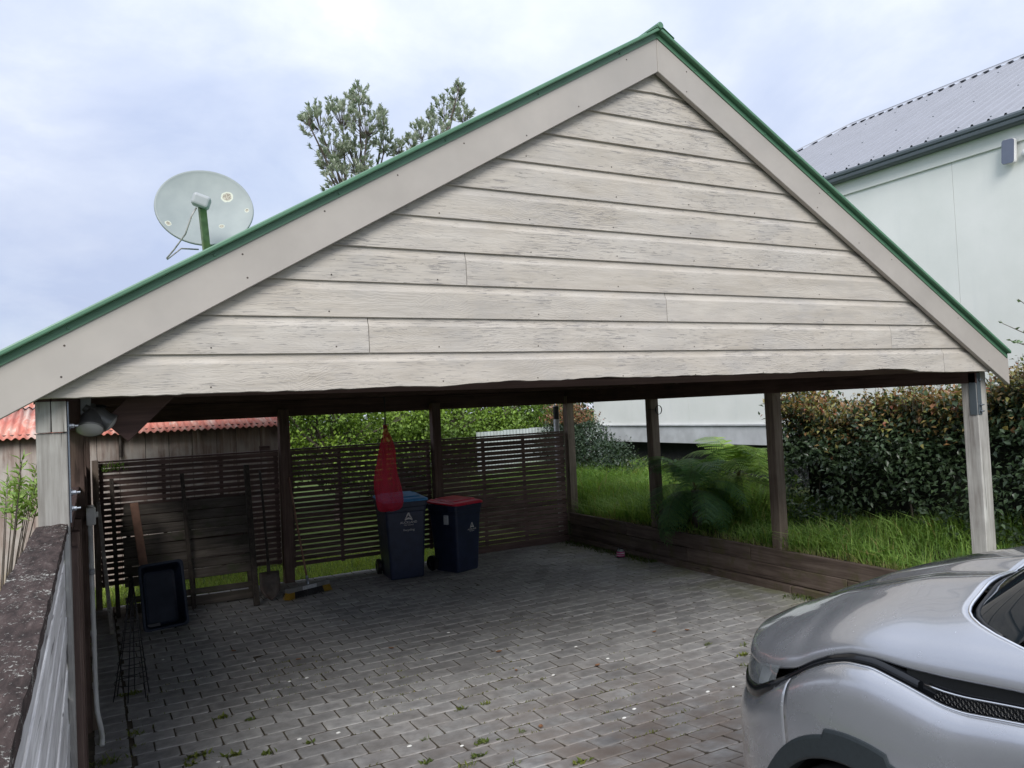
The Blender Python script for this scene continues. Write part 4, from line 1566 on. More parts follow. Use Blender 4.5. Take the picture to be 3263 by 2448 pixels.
mb.build('trunk', M_bark, tree)
P_, O_ = np.array(P_), np.array(O_)
link_mesh('crown', leaves_mesh('crown', P_, O_, unit(np.array([0, 0, 1.]) + rand_dirs(len(P_)) * .4), np.array(Ln), np.array(Ln) * .40, np.array(Cc), droop=.05), M_leaf3, tree)

# ---- round leaved twig at the right edge
tw = thing('young_tree', 'young tree with round grey green leaves at the right edge', 'tree', (7.95, -1.15, .6))
mb = MB()
mb.tube([(7.95, -1.15, .6), (7.95, -1.12, 1.6), (7.9, -1.05, 2.3)], [.035, .028, .02], 8)
P_, O_, Cc = [], [], []
tips = [(7.6, -.22, 2.72), (7.62, -.36, 2.93), (7.58, -.30, 2.55), (7.62, -.45, 2.75), (7.7, -.6, 3.0), (7.8, -.8, 3.1), (8.0, -1.2, 3.2), (8.2, -1.5, 2.9), (8.1, -1.6, 3.3), (7.7, -1.3, 2.8), (7.65, -.48, 2.62), (7.75, -.62, 2.75)]
for t_ in tips:
    s0, e = Vector((7.9, -1.05, 2.3)), Vector(t_)
    mid = s0.lerp(e, .6) + Vector((0, 0, -.06))
    mb.tube([s0, mid, e], [.010, .006, .003], 5)
    for q in range(17):
        t = random.uniform(.45, 1.02)
        p = s0.lerp(mid, t / .6) if t < .6 else mid.lerp(e, (t - .6) / .4)
        P_.append(tuple(p))
        O_.append((random.uniform(-1, 1), random.uniform(-1, 1), random.uniform(-.2, .9)))
        w = random.random()
        Cc.append((.12 + .12 * w, .20 + .12 * w, .10 + .09 * w))
mb.build('trunk', M_bark, tw)
P_, O_ = np.array(P_), np.array(O_)
link_mesh('crown', leaves_mesh('crown', P_, O_, rand_dirs(len(P_)), rng.uniform(.035, .055, len(P_)), rng.uniform(.026, .036, len(P_)), np.array(Cc), droop=.02), M_leaf, tw)

# ---- narrow leaved shrub left of the near post
ls = thing('narrow_leaved_shrub', 'light green narrow leaved shrub left of the front post', 'shrub', (-.62, 3.1, -.07))
mb = MB()
P_, O_, Cc = [], [], []
for k in range(13):
    e = Vector((random.gauss(-.40, .11), random.gauss(3.1, .2), random.uniform(1.55, 1.95)))
    if e.x > -.24: e.x = -.24 - random.random() * .1
    MB().tube([(-.62, 3.1, -.07), (-.62 + (e.x + .62) * .4, 3.1, .9), e], [.008, .006, .002], 4).build('stem', M_bark, ls)
    for q in range(30):
        t = random.uniform(.62, 1.0)
        p = Vector((-.62 + (e.x + .62) * .4, 3.1, .9)).lerp(e, t)
        P_.append(tuple(p))
        O_.append((random.uniform(-1, 1), random.uniform(-1, 1), random.uniform(.1, 1.0)))
        w = random.random()
        Cc.append((.20 + .16 * w, .34 + .14 * w, .09 + .06 * w))
P_, O_ = np.array(P_), np.array(O_)
link_mesh('foliage', leaves_mesh('foliage', P_, O_, rand_dirs(len(P_)), rng.uniform(.07, .11, len(P_)), rng.uniform(.016, .024, len(P_)), np.array(Cc), droop=.15), M_leaf2, ls)

# ---- sprig growing through the back fence
sg = thing('fence_sprig', 'small green sprig growing over the left end of the slat fence', 'plant', (.25, 6.14, 1.66))
n = 60
pos = np.stack([rng.uniform(.14, .42, n), rng.uniform(6.08, 6.15, n), rng.uniform(1.60, 1.68, n)], 1)
link_mesh('leaves', leaves_mesh('leaves', pos, np.stack([rng.uniform(-.6, 1, n), rng.uniform(-1, .3, n), rng.uniform(.1, 1, n)], 1), rand_dirs(n), rng.uniform(.06, .10, n), rng.uniform(.010, .016, n), cmix((.12, .24, .04), (.22, .36, .07), rng.random(n))), M_leaf2, sg)

# ---- weeds between the pavers
WEEDS = [(0.61, 1.06, 1.2), (0.84, 1.65, 1), (0.82, 0.94, 1), (1.01, 0.84, 0.8), (0.09, 1.29, 2.0), (0.3, 1.7, 1.2), (0.3, 2.62, 1), (1.27, 0.85, 0.6), (0.56, 0.96, 0.8), (0.27, 1.47, 0.6), (1.01, 1.5, 0.6), (1.93, 0.45, 0.6), (2.22, 0.17, 0.9), (2.1, -0.01, 0.9), (1.82, 0.11, 0.7), (2.54, 0.76, 0.6), (2.35, 0.78, 0.7), (4.75, 0.85, 0.7), (4.98, 0.65, 0.9), (4.79, 0.47, 0.8), (4.64, 0.25, 1.2), (2.52, 0.18, 0.6), (2.2, -0.27, 0.8), (2.51, -0.52, 0.8), (1.99, -0.09, 0.9)]
for (x, y, s_) in WEEDS:
    n = int(26 * s_) + 8
    rad = .035 * s_
    ang = rng.uniform(0, 2 * np.pi, n)
    pos = np.stack([x + rng.normal(0, rad * .9, n), y + rng.normal(0, rad * .35, n), np.full(n, gz(y) - .004)], 1)
    ax = np.stack([np.cos(ang), np.sin(ang), rng.uniform(.5, 2.4, n)], 1)
    broad = random.random() < .5
    L = rng.uniform(.018, .048, n) * (.55 + .55 * s_)
    tone = random.random()
    cols = cmix((.05 + .05 * tone, .09 + .05 * tone, .022), (.14 + .09 * tone, .19 + .06 * tone, .05), rng.random(n))
    me = leaves_mesh('weed', pos, ax, np.tile([[0, 0, 1.]], (n, 1)) + rand_dirs(n) * .3, L, L * (.45 if broad else .16), cols, droop=.2)
    tag(link_mesh('weed', me, M_leaf2), 'small green weed growing in a joint between pavers', 'weed', 'weeds in the paving joints')
n = 9000
row = rng.integers(0, 34, n)
jy = 6.06 + PY / 2 - PY * rng.integers(20, 46, n) + rng.normal(0, .004, n)
jx = rng.uniform(.05, 4.2, n)
k_ = (np.sin(jx * 2.3 + jy * 1.7) + np.sin(jx * 6.1 - jy * 3.3) + rng.normal(0, .5, n)) > .35
jx, jy = jx[k_], jy[k_]
grass('joint_moss', 'thin moss and seedlings along the paving joints', jx, jy, np.array([gz(v) - .005 for v in jy]), .016, .004, (.10, .085, .03), (.17, .20, .05), 1.2)

# ---- fallen leaves and pale chips
for i, (x, y) in enumerate([(2.42, 2.46), (1.63, 2.66), (1.18, 3.29), (2.65, 0.16), (3.06, 1.25), (3.17, 1.77), (3.66, 0.96), (5.4, 0.88), (4.88, 1.27), (4.61, 1.41), (1.49, 4.78), (2.33, 3.68)]):
    mb = MB()
    a = random.uniform(0, 6.28)
    L = random.uniform(.03, .055)
    Mz = Matrix.Rotation(a, 3, 'Z')
    rows = []
    for q in range(5):
        t = q / 4
        w = L * .36 * math.sin(math.pi * (.08 + .88 * t))
        rows.append([Vector((x, y, gz(y) + .004)) + Mz @ Vector((L * (t - .5), e * w, .010 * abs(e) + .012 * (t - .4) ** 2 + .003)) for e in (-1, -.4, .4, 1)])
    mb.grid(rows)
    tag(mb.build('fallen_leaf', M_dryleaf), 'curled dry brown leaf lying on the pavers', 'leaf', 'fallen leaves on the paving')
for i, (x, y) in enumerate([(1.3, 4.0), (1.29, 2.88), (1.58, 2.15), (1.44, 2.15), (1.49, 0.9), (0.72, 0.9), (1.24, 0.95), (0.59, 3.46), (2.1, 0.22), (3.34, 0.05), (3.18, -0.05), (3.96, -0.01), (4.17, -0.05), (3.8, 1.5), (3.06, 2.62), (3.84, 1.07), (1.82, 0.42), (3.26, 1.0)]):
    r_ = random.uniform(.008, .013)
    mb = MB().lathe([(0, .0), (r_, .001), (r_ * 1.05, .004), (r_ * .6, .008), (0, .009)], 7, (x, y, gz(y)), Matrix.Diagonal((1.4, .8, 1)) @ Matrix.Rotation(i, 3, 'Z'))
    tag(mb.build('stone_chip', M_pebble), 'small white chip lying on the pavers', 'stone', 'white chips on the paving')

# ================================================================== THINGS IN THE CARPORT
def text_mesh(s_, size):
    cu = bpy.data.curves.new('t', 'FONT')
    cu.body = s_
    cu.size = size
    cu.align_x = 'CENTER'
    cu.extrude = .0006
    o = bpy.data.objects.new('t', cu)
    COL.objects.link(o)
    dg = bpy.context.evaluated_depsgraph_get()
    me = bpy.data.meshes.new_from_object(o.evaluated_get(dg))
    bpy.data.objects.remove(o)
    return me


def place_local(o, parent, mt):
    o.parent = parent
    o.matrix_basis = mt


def wheelie_bin(name, label, loc, rz, W, D, H, lid_m, logo_z, logo_s, logo_x, recycling):
    """two-wheeled bin; local front face looks along -Y, origin on the ground"""
    root = thing(name, label, 'bin', loc)
    root.rotation_euler = (0, 0, rz)

    def put(mb, nm, m, par=None, **kw):
        o = mb.build(nm, m, None, **kw)
        o.parent = par or root
        return o

    hb = H - .085
    mb = MB()
    rows = []
    prof = [(.0, .80, .80, .02), (.02, .82, .83, .0), (.12, .84, .86, 0), (hb - .13, .985, .985, 0), (hb - .125, 1.01, 1.01, 0), (hb - .07, 1.02, 1.02, 0), (hb - .065, 1.06, 1.05, 0), (hb, 1.07, 1.06, 0), (hb, 1.0, .99, 0), (hb - .05, .98, .97, 0)]
    for z, sx, sy, _ in prof:
        w, d, c = W / 2 * sx, D / 2 * sy, .035
        ring = []
        for cx_, cy_, a0 in ((w - c, d - c, 0), (-w + c, d - c, 90), (-w + c, -d + c, 180), (w - c, -d + c, 270)):
            for q in range(5):
                t = R(a0 + q * 22.5)
                ring.append((cx_ + c * math.cos(t), cy_ + c * math.sin(t), z))
        ring.append(ring[0])
        rows.append(ring)
    mb.grid(rows)
    mb.f.append(tuple(range(20))[::-1])
    body = put(mb, 'body', M_bin, smooth=False, bevel=.004, seg=2)
    # foot panel between the wheels and side ribs
    put(MB().box(-W * .36, W * .36, D * .40, D * .47, .04, .26), 'axle_housing', M_bin, bevel=.01, seg=2)
    for sg_ in (-1, 1):
        put(MB().lathe([(.0, -.03), (.08, -.03), (.10, -.022), (.10, .022), (.08, .03), (.035, .03), (.03, .02), (0, .02)], 24, (sg_ * (W * .44 + .02), D * .44, .10), Matrix.Rotation(R(90) * sg_, 3, 'Y')), 'wheel', M_black, smooth=False)
    put(MB().tube([(-W * .46, D * .55, hb - .02), (-W * .46, D * .62, hb), (W * .46, D * .62, hb), (W * .46, D * .55, hb - .02)], .015, 8), 'handle', M_bin, smooth=True)
    # lid: domed with a step, sloping forward
    lw, ld = W * .55, D * .56
    rows = []
    for (k, z, f_) in ((1.0, .0, 1), (1.01, .022, 1), (.94, .040, 1), (.74, .052, 1), (.70, .070, 1), (.52, .076, 1), (.0, .078, 1)):
        ring = []
        c = .05 * k
        w, d = lw * k, ld * k
        for cx_, cy_, a0 in ((w - c, d - c, 0), (-w + c, d - c, 90), (-w + c, -d + c, 180), (w - c, -d + c, 270)):
            for q in range(5):
                t = R(a0 + q * 22.5)
                yy = cy_ + c * math.sin(t)
                ring.append((cx_ + c * math.cos(t), yy - .005, hb + .004 + z * .85 + (yy + ld) / (2 * ld) * .022))
        ring.append(ring[0])
        rows.append(ring)
    lid = put(MB().grid(rows), 'lid', lid_m, bevel=.004, seg=2)
    put(MB().box(-W * .16, W * .16, -ld - .022, -ld + .01, hb + .008, hb + .024), 'lid_grip', lid_m, bevel=.004)
    for sg_ in (-1, 1):
        put(MB().box(sg_ * W * .30 - .03, sg_ * W * .30 + .03, ld * .82, ld * 1.06, hb + .02, hb + .062), 'hinge', lid_m, bevel=.006)

    # printed crest and words on the sloping front
    def yfront(z):
        t = (z - .12) / (hb - .25)
        return -D / 2 * (.86 + (.985 - .86) * min(1, max(0, t))) - .0015

    slope = math.atan((yfront(.2) - yfront(.8)) / .6)

    def on_front(me, nm, x, z):
        o = link_mesh(nm, me, M_decal)
        place_local(o, root, Matrix.Translation((x, yfront(z) - .001, z)) @ Matrix.Rotation(R(90) + slope, 4, 'X'))
        return o

    s_ = logo_s
    mb = MB()
    # three-armed triangular crest: each arm a curved bar
    arms = [[(-.08, .52), (.10, .52), (.20, .10), (.10, .0), (.02, .16), (.0, .36)],
            [(-.10, .50), (-.02, .34), (-.18, .02), (-.30, -.12), (-.48, -.26), (-.34, -.02)],
            [(-.50, -.30), (-.26, -.13), (.0, -.07), (.24, -.13), (.50, -.30), (.46, -.44), (.2, -.33), (.0, -.30), (-.2, -.33), (-.46, -.44)],
            [(.14, .50), (.26, .14), (.34, -.02), (.48, -.26), (.30, -.14), (.16, .03), (.23, .10)]]
    for a in arms:
        k = len(mb.v)
        mb.v += [(u * s_, v * s_, 0) for u, v in a]
        mb.f.append(tuple(range(k, k + len(a))))
    me = bpy.data.meshes.new('crest')
    me.from_pydata(mb.v, [], mb.f)
    on_front(me, 'crest', logo_x, logo_z)
    on_front(text_mesh('AUCKLAND', s_ * .40), 'printed_word', logo_x, logo_z - s_ * .80)
    on_front(text_mesh('City Council', s_ * .24), 'printed_word', logo_x, logo_z - s_ * 1.06)
    if recycling:
        on_front(text_mesh('Recycling', s_ * .38), 'printed_word', logo_x, logo_z - s_ * 1.72)
    return root, put


blue_bin, putb = wheelie_bin('wheelie_bin', 'large dark wheelie bin with blue lid marked Recycling', (3.655, 5.47, 0), R(-6), .54, .62, 1.08, M_blue, .80, .105, .03, True)
red_bin, putr = wheelie_bin('wheelie_bin', 'smaller dark wheelie bin with red lid beside the blue lidded bin', (4.385, 5.335, 0), R(20), .48, .53, .97, M_red, .60, .075, .06, False)
putr(MB().box(-.262, -.2395, -.12, -.05, .64, .76), 'sticker', M_stickr)
putr(MB().box(-.262, -.2395, -.13, -.06, .79, .87), 'sticker', M_navy)

# red net bag hung on a cord
bag = thing('net_bag', 'red net bag hanging on a cord in front of the blue lidded bin', 'bag', (3.265, 4.8, .95))
prof = [(.0, .962), (.06, .955), (.125, .965), (.160, 1.00), (.172, 1.06), (.170, 1.14), (.164, 1.24), (.152, 1.36), (.142, 1.46), (.130, 1.56), (.112, 1.68), (.086, 1.79), (.052, 1.88), (.028, 1.945), (.018, 1.975), (.034, 2.0), (.014, 2.012)]
rows, uvs = [], []
NSEG = 72
for i, (r_, z) in enumerate(prof):
    rw = []
    for j in range(NSEG + 1):
        t = 2 * math.pi * j / NSEG
        wob = 1 + .03 * math.sin(2 * t + z * 7) + .05 * math.sin(5 * t - z * 9) + .06 * math.sin(9 * t + z * 2) + .05 * math.sin(14 * t - z * 3)
        rw.append((3.265 + .92 * r_ * wob * math.cos(t) + .012 * math.sin(z * 8), 4.8 + r_ * .62 * wob * math.sin(t), z + .012 * math.sin(5 * t) * (i < 4)))
        uvs.append((j / NSEG, i / len(prof) * 2.4))
    rows.append(rw)
mb = MB().grid(rows)
me = bpy.data.meshes.new('net')
me.from_pydata(mb.v, [], mb.f)
add_uv(me, uvs)
link_mesh('net', me, M_net, bag, True)
MB().tube([(3.265, 4.8, 1.99), (3.268, 4.805, 2.15), (3.27, 4.815, 2.37)], .0085, 6).build('cord', M_wire, bag)
MB().lathe([(.010, 1.965), (.026, 1.972), (.028, 1.98), (.014, 1.988)], 12, (3.265, 4.8, 0)).build('tie', M_redrope, bag)
MB().tube([(3.13, 4.76, 1.66), (3.10, 4.75, 1.69), (3.09, 4.75, 1.67), (3.12, 4.76, 1.63)], .004, 5).build('loose_string', M_redrope, bag)

# broom leaning on the upright
bro = thing('broom', 'yard broom with yellow bristles and wooden handle leaning on a fence post', 'broom', (2.33, 5.15, 0))
pa, pb_ = Vector((2.05, 5.05, .105)), Vector((2.60, 5.27, .105))
MB().bar(pa, pb_, .065, .05).build('head', M_broomh, bro, bevel=.006, seg=2)
dirb = (pb_ - pa).normalized()
nrm = Vector((dirb.y, -dirb.x, 0))
MB().add([pa + dirb * .20 + nrm * .034 + Vector((0, 0, -.022)), pa + dirb * .40 + nrm * .034 + Vector((0, 0, -.022)), pa + dirb * .40 + nrm * .034 + Vector((0, 0, .022)), pa + dirb * .20 + nrm * .034 + Vector((0, 0, .022))], [(0, 1, 2, 3)]).build('label', M_stickr, bro)
for m_, lo, hi, cnt in ((M_brist, .0, .17, 230), (M_brist, .83, 1.0, 230), (M_bristd, .17, .83, 520)):
    mb = MB()
    for k in range(cnt):
        t = random.uniform(lo, hi)
        s_ = random.uniform(-.028, .028)
        p = pa.lerp(pb_, t) + nrm * s_ + Vector((0, 0, -.02))
        e = p + nrm * (s_ * .8 + random.uniform(-.01, .012)) + dirb * ((t - .5) * .05) + Vector((0, 0, -.082 + random.uniform(-.002, .008)))
        mb.tube([p, e], .0022, 3, cap=False)
    mb.build('bristles', m_, bro)
MB().tube([(2.335, 5.17, .11), (2.332, 5.6, .74), (2.331, 6.00, 1.375)], .0125, 10).build('handle', M_broomw, bro, smooth=True)
MB().tube([(2.335, 5.165, .10), (2.334, 5.24, .215)], .0175, 10).build('ferrule', M_galv, bro, smooth=True)

# round-point shovel
sho = thing('shovel', 'round bladed shovel leaning blade down beside the broom', 'shovel', (1.89, 5.12, 0))
rows = []
for i in range(11):
    t = i / 10
    z = .32 * (1 - t) + .015
    w = .125 * (1 - max(0, (t - .45) / .55) ** 2.2 * .95) * (.92 + .08 * t)
    rows.append([(1.885 + e * w, 5.10 + .35 * (z - .02) - .03 * (1 - e * e) * (1 - t * .5) * -1, z) for e in (-1, -.6, -.25, 0, .25, .6, 1)])
b_ = MB().grid(rows).build('blade', M_steel, sho, smooth=True)
md = b_.modifiers.new('t', 'SOLIDIFY')
md.thickness = .004
MB().tube([(1.888, 5.235, .30), (1.89, 5.27, .45)], [.024, .019], 10).build('socket', M_steel, sho, smooth=True)
MB().tube([(1.89, 5.26, .40), (1.93, 5.62, .98), (1.953, 5.93, 1.49)], .0155, 10).build('handle', M_old_z, sho, smooth=True)

# dark plastic tray stood on end
tr = thing('plastic_tray', 'dark navy plastic tray stood on end against the fence', 'tray', (.72, 4.75, 0))
c0, cx, cz = Vector((.500, 4.60, .0)), Vector((.435, .045, .012)), Vector((-.03, .20, .66))
cn = cx.cross(cz).normalized()       # towards the camera
if cn.y > 0: cn = -cn


def rr_ring(inset, depth, rad):
    out = []
    w, h = .435, .69
    for (ax_, ay_, a0) in ((w - inset - rad, h - inset - rad, 0), (inset + rad, h - inset - rad, 90), (inset + rad, inset + rad, 180), (w - inset - rad, inset + rad, 270)):
        for q in range(7):
            t = R(a0 + q * 15)
            u, v = ax_ + rad * math.cos(t), ay_ + rad * math.sin(t)
            out.append(c0 + cx * (u / w) + cz * (v / h) + cn * depth)
    out.append(out[0])
    return out


rows = [rr_ring(-.004, -.026, .045), rr_ring(-.006, -.002, .045), rr_ring(.004, .0, .045), rr_ring(.020, .0, .04), rr_ring(.024, -.006, .04), rr_ring(.060, -.19, .05), rr_ring(.085, -.20, .05)]
mb = MB().grid(rows)
k = len(rows[0])
mb.f.append(tuple(6 * k + i for i in range(k - 1)))
mb.build('shell', M_navy, tr, smooth=False, bevel=.003)
MB().bar(c0 + cx * .12 + cz * .085 + cn * -.150, c0 + cx * .42 + cz * .085 + cn * -.150, .05, .045, cn).build('drain_lip', M_black, tr, bevel=.004)

# old pallet panel leaning on the fence behind the tray
pal = thing('pallet', 'rotten dark pallet leaning on the slat fence behind the tray', 'pallet', (1.1, 5.6, 0))
def pal_pt(x, t): return (x, 5.42 + .50 * t, 1.24 * t)
for i, (t0, t1, a, b2) in enumerate([(.02, .10, .36, 1.78), (.115, .165, .36, 1.78), (.255, .335, .36, 1.78), (.345, .42, .36, 1.78), (.43, .50, .36, 1.78), (.505, .60, .36, 1.78), (.612, .69, .36, 1.78), (.70, .78, .34, 1.76), (.787, .87, .36, 1.78), (.878, .97, .38, 1.77)]):
    tl = random.uniform(-.008, .008)
    A0, A1, B0, B1 = pal_pt(a, t0 + tl), pal_pt(b2, t0 - tl), pal_pt(a, t1 + tl), pal_pt(b2, t1 - tl)
    off = Vector((0, .018, -.008))
    vv = [Vector(p) for p in (A0, A1, B1, B0)]
    vv += [p + off for p in vv]
    MB().add(vv, [(0, 1, 2, 3), (7, 6, 5, 4), (0, 4, 5, 1), (1, 5, 6, 2), (2, 6, 7, 3), (3, 7, 4, 0)]).build('board', M_old, pal)
for x in (.42, 1.08, 1.72):
    MB().bar(Vector(pal_pt(x, 0)) + Vector((0, .04, .0)), Vector(pal_pt(x, .98)) + Vector((0, .04, 0)), .045, .05, (0, 1, 0)).build('bearer', M_old_z, pal)

# loose timbers leaning along the fence
for lab, p, q, w, h, m_ in (
        ('dark timber stake leaning on the left end of the slat fence', (.285, 5.50, 0), (.268, 6.09, 1.52), .045, .035, M_old_z),
        ('pale grey stake leaning in the back left corner', (.205, 4.75, 0), (.12, 5.95, 1.27), .040, .03, M_stick),
        ('short brown board end standing behind the navy tray', (.60, 5.0, .0), (.475, 5.45, 1.27), .085, .03, M_broomw),
        ('tall thin grey stake standing behind the navy tray', (1.06, 5.36, 0), (1.03, 5.92, 1.53), .045, .04, M_old_z),
        ('dark square timber leaning at the right end of the pallet', (1.70, 5.02, 0), (1.80, 6.0, 1.57), .065, .05, M_old_z)):
    t_ = MB().bar(p, q, w, h, (0, 1, 0)).build('timber_stake', m_, None, bevel=.004)
    tag(t_, lab, 'timber')

# wire plant support
cage = thing('plant_support', 'tall black wire plant support standing on the pavers by the left fence', 'plant support', (.30, 2.60, 0))
ap = Vector((.325, 2.66, .93))
for k in range(6):
    a = 2 * math.pi * k / 6 + .3
    ft = Vector((.295 + .135 * math.cos(a), 2.55 + .135 * math.sin(a), .002))
    MB().tube([ft, ft.lerp(ap, .6) + Vector((.003, 0, 0)), ft.lerp(ap, 1.0 - .03 * (k % 3)) + Vector((.006 * math.cos(a), .006 * math.sin(a), 0))], .0045, 6).build('leg', M_wire, cage, smooth=True)
for i in range(9):
    t = .13 + i * .085 + random.uniform(-.01, .01)
    c_ = Vector((.295, 2.55, 0)).lerp(ap, t)
    r_ = .139 * (1 - t) + .004
    tl = random.uniform(-.12, .12)
    pts = [(c_.x + r_ * math.cos(a), c_.y + r_ * math.sin(a), c_.z + r_ * tl * math.cos(a + i)) for a in [2 * math.pi * q / 24 for q in range(25)]]
    MB().tube(pts, .0036, 5, cap=False).build('ring', M_wire, cage, smooth=True)

# jar
jar = thing('glass_jar', 'small glass jar with pink label by the sleeper wall', 'jar', (6.485, 4.48, 0))
MB().lathe([(0, .002), (.050, .002), (.056, .008), (.056, .095), (.050, .108), (.042, .112), (.042, .126), (.039, .126), (.039, .112), (.052, .094), (.052, .010), (0, .008)], 24, (6.485, 4.48, 0)).build('glass', M_glass, jar, smooth=True)
lb = MB().lathe([(.0568, .018), (.0568, .088)], 24, (6.485, 4.48, 0)).build('label', M_pink, jar, smooth=True)
MB().lathe([(.0574, .034), (.0574, .040)], 24, (6.485, 4.48, 0)).build('label_band', M_whitep, lb)
MB().lathe([(.0574, .060), (.0574, .070)], 24, (6.485, 4.48, 0)).build('label_band', M_whitep, lb)
MB().lathe([(0, .009), (.0505, .009), (.0505, .085), (0, .085)], 20, (6.485, 4.48, 0)).build('wax', M_whitep, jar, smooth=True)

# grey conduit with junction box on the left posts
cd = thing('conduit_pipe', 'white plastic conduit with junction box running down the left posts', 'pipe', (.05, 1.75, 0))
MB().tube([(.048, 1.90, 1.46), (.048, 1.90, .9), (.050, 1.88, .30), (.055, 1.86, .16), (.075, 1.80, .07), (.082, 1.72, .03), (.08, 1.62, .012)], .0165, 12).build('pipe', M_pvc, cd, smooth=True)
MB().box(.024, .084, 1.865, 1.945, 1.46, 1.585).build('junction_box', M_pvc, cd, bevel=.008, seg=2)
MB().tube([(.054, 1.90, 1.585), (.054, 1.90, 1.60)], .02, 12).build('gland', M_pvc, cd)
MB().tube([(.084, 1.90, 1.53), (.10, 1.90, 1.53)], .02, 12).build('gland', M_pvc, cd)
for z in (1.13, .70, .335):
    MB().tube([(.048, 1.90, z - .02), (.048, 1.90, z + .02)], .0195, 12).build('pipe_clip' if z < 1 else 'coupling', M_pvc if z < 1 else M_grey, cd, smooth=True)

# twin flood lamp under the eave
fl = thing('flood_lamp', 'twin round security flood lamp under the left end of the gable', 'lamp', (.07, -.28, 2.2))
def lamp(c_, aim, rad):
    q = Vector(aim).normalized().to_track_quat('Z', 'Y').to_matrix()
    MB().lathe([(.018, -.13), (.022, -.10), (.030, -.085), (.045, -.06), (rad * .85, -.02), (rad, .0), (rad * 1.02, .008), (rad * .96, .010)], 28, c_, q).build('reflector', M_refl, fl, smooth=True)
    MB().lathe([(rad * .96, .008), (rad * .7, .016), (rad * .3, .021), (0, .022)], 28, c_, q).build('lens', M_lampgl, fl, smooth=True)
lamp((.068, -.30, 2.146), (-.08, -.55, -.80), .058)
lamp((.150, -.25, 2.168), (.80, -.05, -.60), .046)
MB().box(.03, .075, -.25, -.20, 2.20, 2.30).build('mount', M_grey, fl, bevel=.004)
MB().tube([(.05, -.22, 2.25), (.06, -.24, 2.21), (.075, -.22, 2.20)], .018, 10).build('knuckle', M_black, fl, smooth=True)
MB().tube([(.07, -.2, 2.24), (.12, -.19, 2.24), (.135, -.19, 2.235)], .018, 10).build('knuckle', M_black, fl, smooth=True)

# satellite dish on the roof
dish = thing('satellite_dish', 'grey satellite dish spotted with lichen, mounted on the left roof slope', 'satellite dish', (.86, 1.7, 3.1))
DC = Vector((.845, 1.58, 3.69))
axis = Vector((-.10, -.86, .28)).normalized()
qd = axis.to_track_quat('Z', 'Y').to_matrix()
pd = []
for i in range(15):
    r_ = .325 * i / 14
    pd.append((r_, .42 * r_ * r_))
pd += [(.332, .050), (.334, .040), (.326, .036)]
sc = Matrix.Diagonal((1.0, .93, 1.0))
dm = MB().lathe(pd, 56, (0, 0, 0), sc)
me = bpy.data.meshes.new('reflector')
me.from_pydata(dm.v, [], dm.f)
do = link_mesh('reflector', me, M_dish, None, True)
do.parent = dish
do.matrix_basis = Matrix.Translation(DC - Vector((.86, 1.7, 3.1))) @ qd.to_4x4()
md = do.modifiers.new('t', 'SOLIDIFY')
md.thickness = .004
MB().tube([(.90, 1.74, 3.02), (.90, 1.74, 3.45), (.885, 1.68, 3.6)], .024, 12).build('mast', M_pole, dish, smooth=True)
MB().box(.86, .93, 1.62, 1.70, 3.52, 3.72).build('mount_plate', M_galv, dish, bevel=.004)
low = Vector((.842, 1.47, 3.30))
lnb = Vector((.770, 1.16, 3.645))
MB().bar((.87, 1.62, 3.34), low, .045, .045).build('arm_foot', M_pole, dish)
MB().bar(low + Vector((.0, 0, -.06)), lnb + Vector((.006, .02, -.035)), .045, .05, (0, -1, .3)).build('arm', M_pole, dish, bevel=.003)
dl = (DC - lnb).normalized()
Ml_ = dl.to_track_quat('Z', 'Y').to_matrix()
MB().box(-.058, .058, -.042, .042, -.06, .06).build('lnb_body', M_grey, None, bevel=.02, seg=3)
lb = bpy.data.objects['lnb_body']
lb.parent = dish
lb.matrix_basis = Matrix.Translation(lnb - Vector((.86, 1.7, 3.1))) @ Ml_.to_4x4() @ Matrix.Rotation(R(20), 4, 'Z')
MB().lathe([(0, .0), (.030, .0), (.034, .03), (.034, .055), (0, .06)], 18, lnb + dl * .04, Ml_).build('feed_horn', M_grey, dish, smooth=True)
MB().tube([lnb + Vector((-.035, -.01, -.05)), (.700, 1.12, 3.53), (.665, 1.18, 3.42), (.60, 1.28, 3.33), (.555, 1.31, 3.275), (.56, 1.32, 3.27), (.66, 1.42, 3.37), (.80, 1.66, 3.42)], .0055, 6).build('cable', M_cable, dish, smooth=True)
#--PROPS-END--

# ================================================================== CAR
CX, CY, CZ = 3.03, -1.86, .28
car = thing('parked_car', 'silver grey sport utility car parked nose first at the carport', 'car', (CX, CY - 2.2, CZ))


def cw(a, y, h):
    """car space (metres behind the nose, left of centre, above ground) to world"""
    return (CX - y, CY - a, CZ + h)


EA = [0, .2, .28, .35, .44, .54, .637, .703, .78, .86, .95, 1.06, 1.17, 1.23, 1.40, 2, 3, 4.1, 4.5]
EV = [.74, .75, .757, .765, .79, .85, .908, .954, .993, 1.02, 1.026, 1.005, .98, .978, 1.0, 1.03, 1.06, 1.07, 1.07]
HA = [0, .2, .33, .44, .54, .637, .703, .78, .86, .95, 1.06, 1.17, 1.36, 2]
HV = [.90, .90, .89, .885, .905, .935, .977, 1.015, 1.042, 1.048, 1.046, 1.052, 1.07, 1.10]
CA = [.05, .10, .2, .35, .6, .9, 1.2, 1.6]
CV = [.90, .925, .985, 1.065, 1.175, 1.265, 1.325, 1.36]


def smooth_interp(xs_, ys_):
    g = np.linspace(xs_[0], xs_[-1], 1200)
    v = np.interp(g, xs_, ys_)
    w = max(3, int(.035 / (g[1] - g[0])))
    ker = np.hanning(2 * w + 1)
    ker /= ker.sum()
    v2 = np.convolve(np.pad(v, w, mode='edge'), ker, 'valid')
    return lambda a: float(np.interp(a, g, v2))


fE, fEh, fC = smooth_interp(EA, EV), smooth_interp(HA, HV), smooth_interp(CA, CV)
HALF = .915


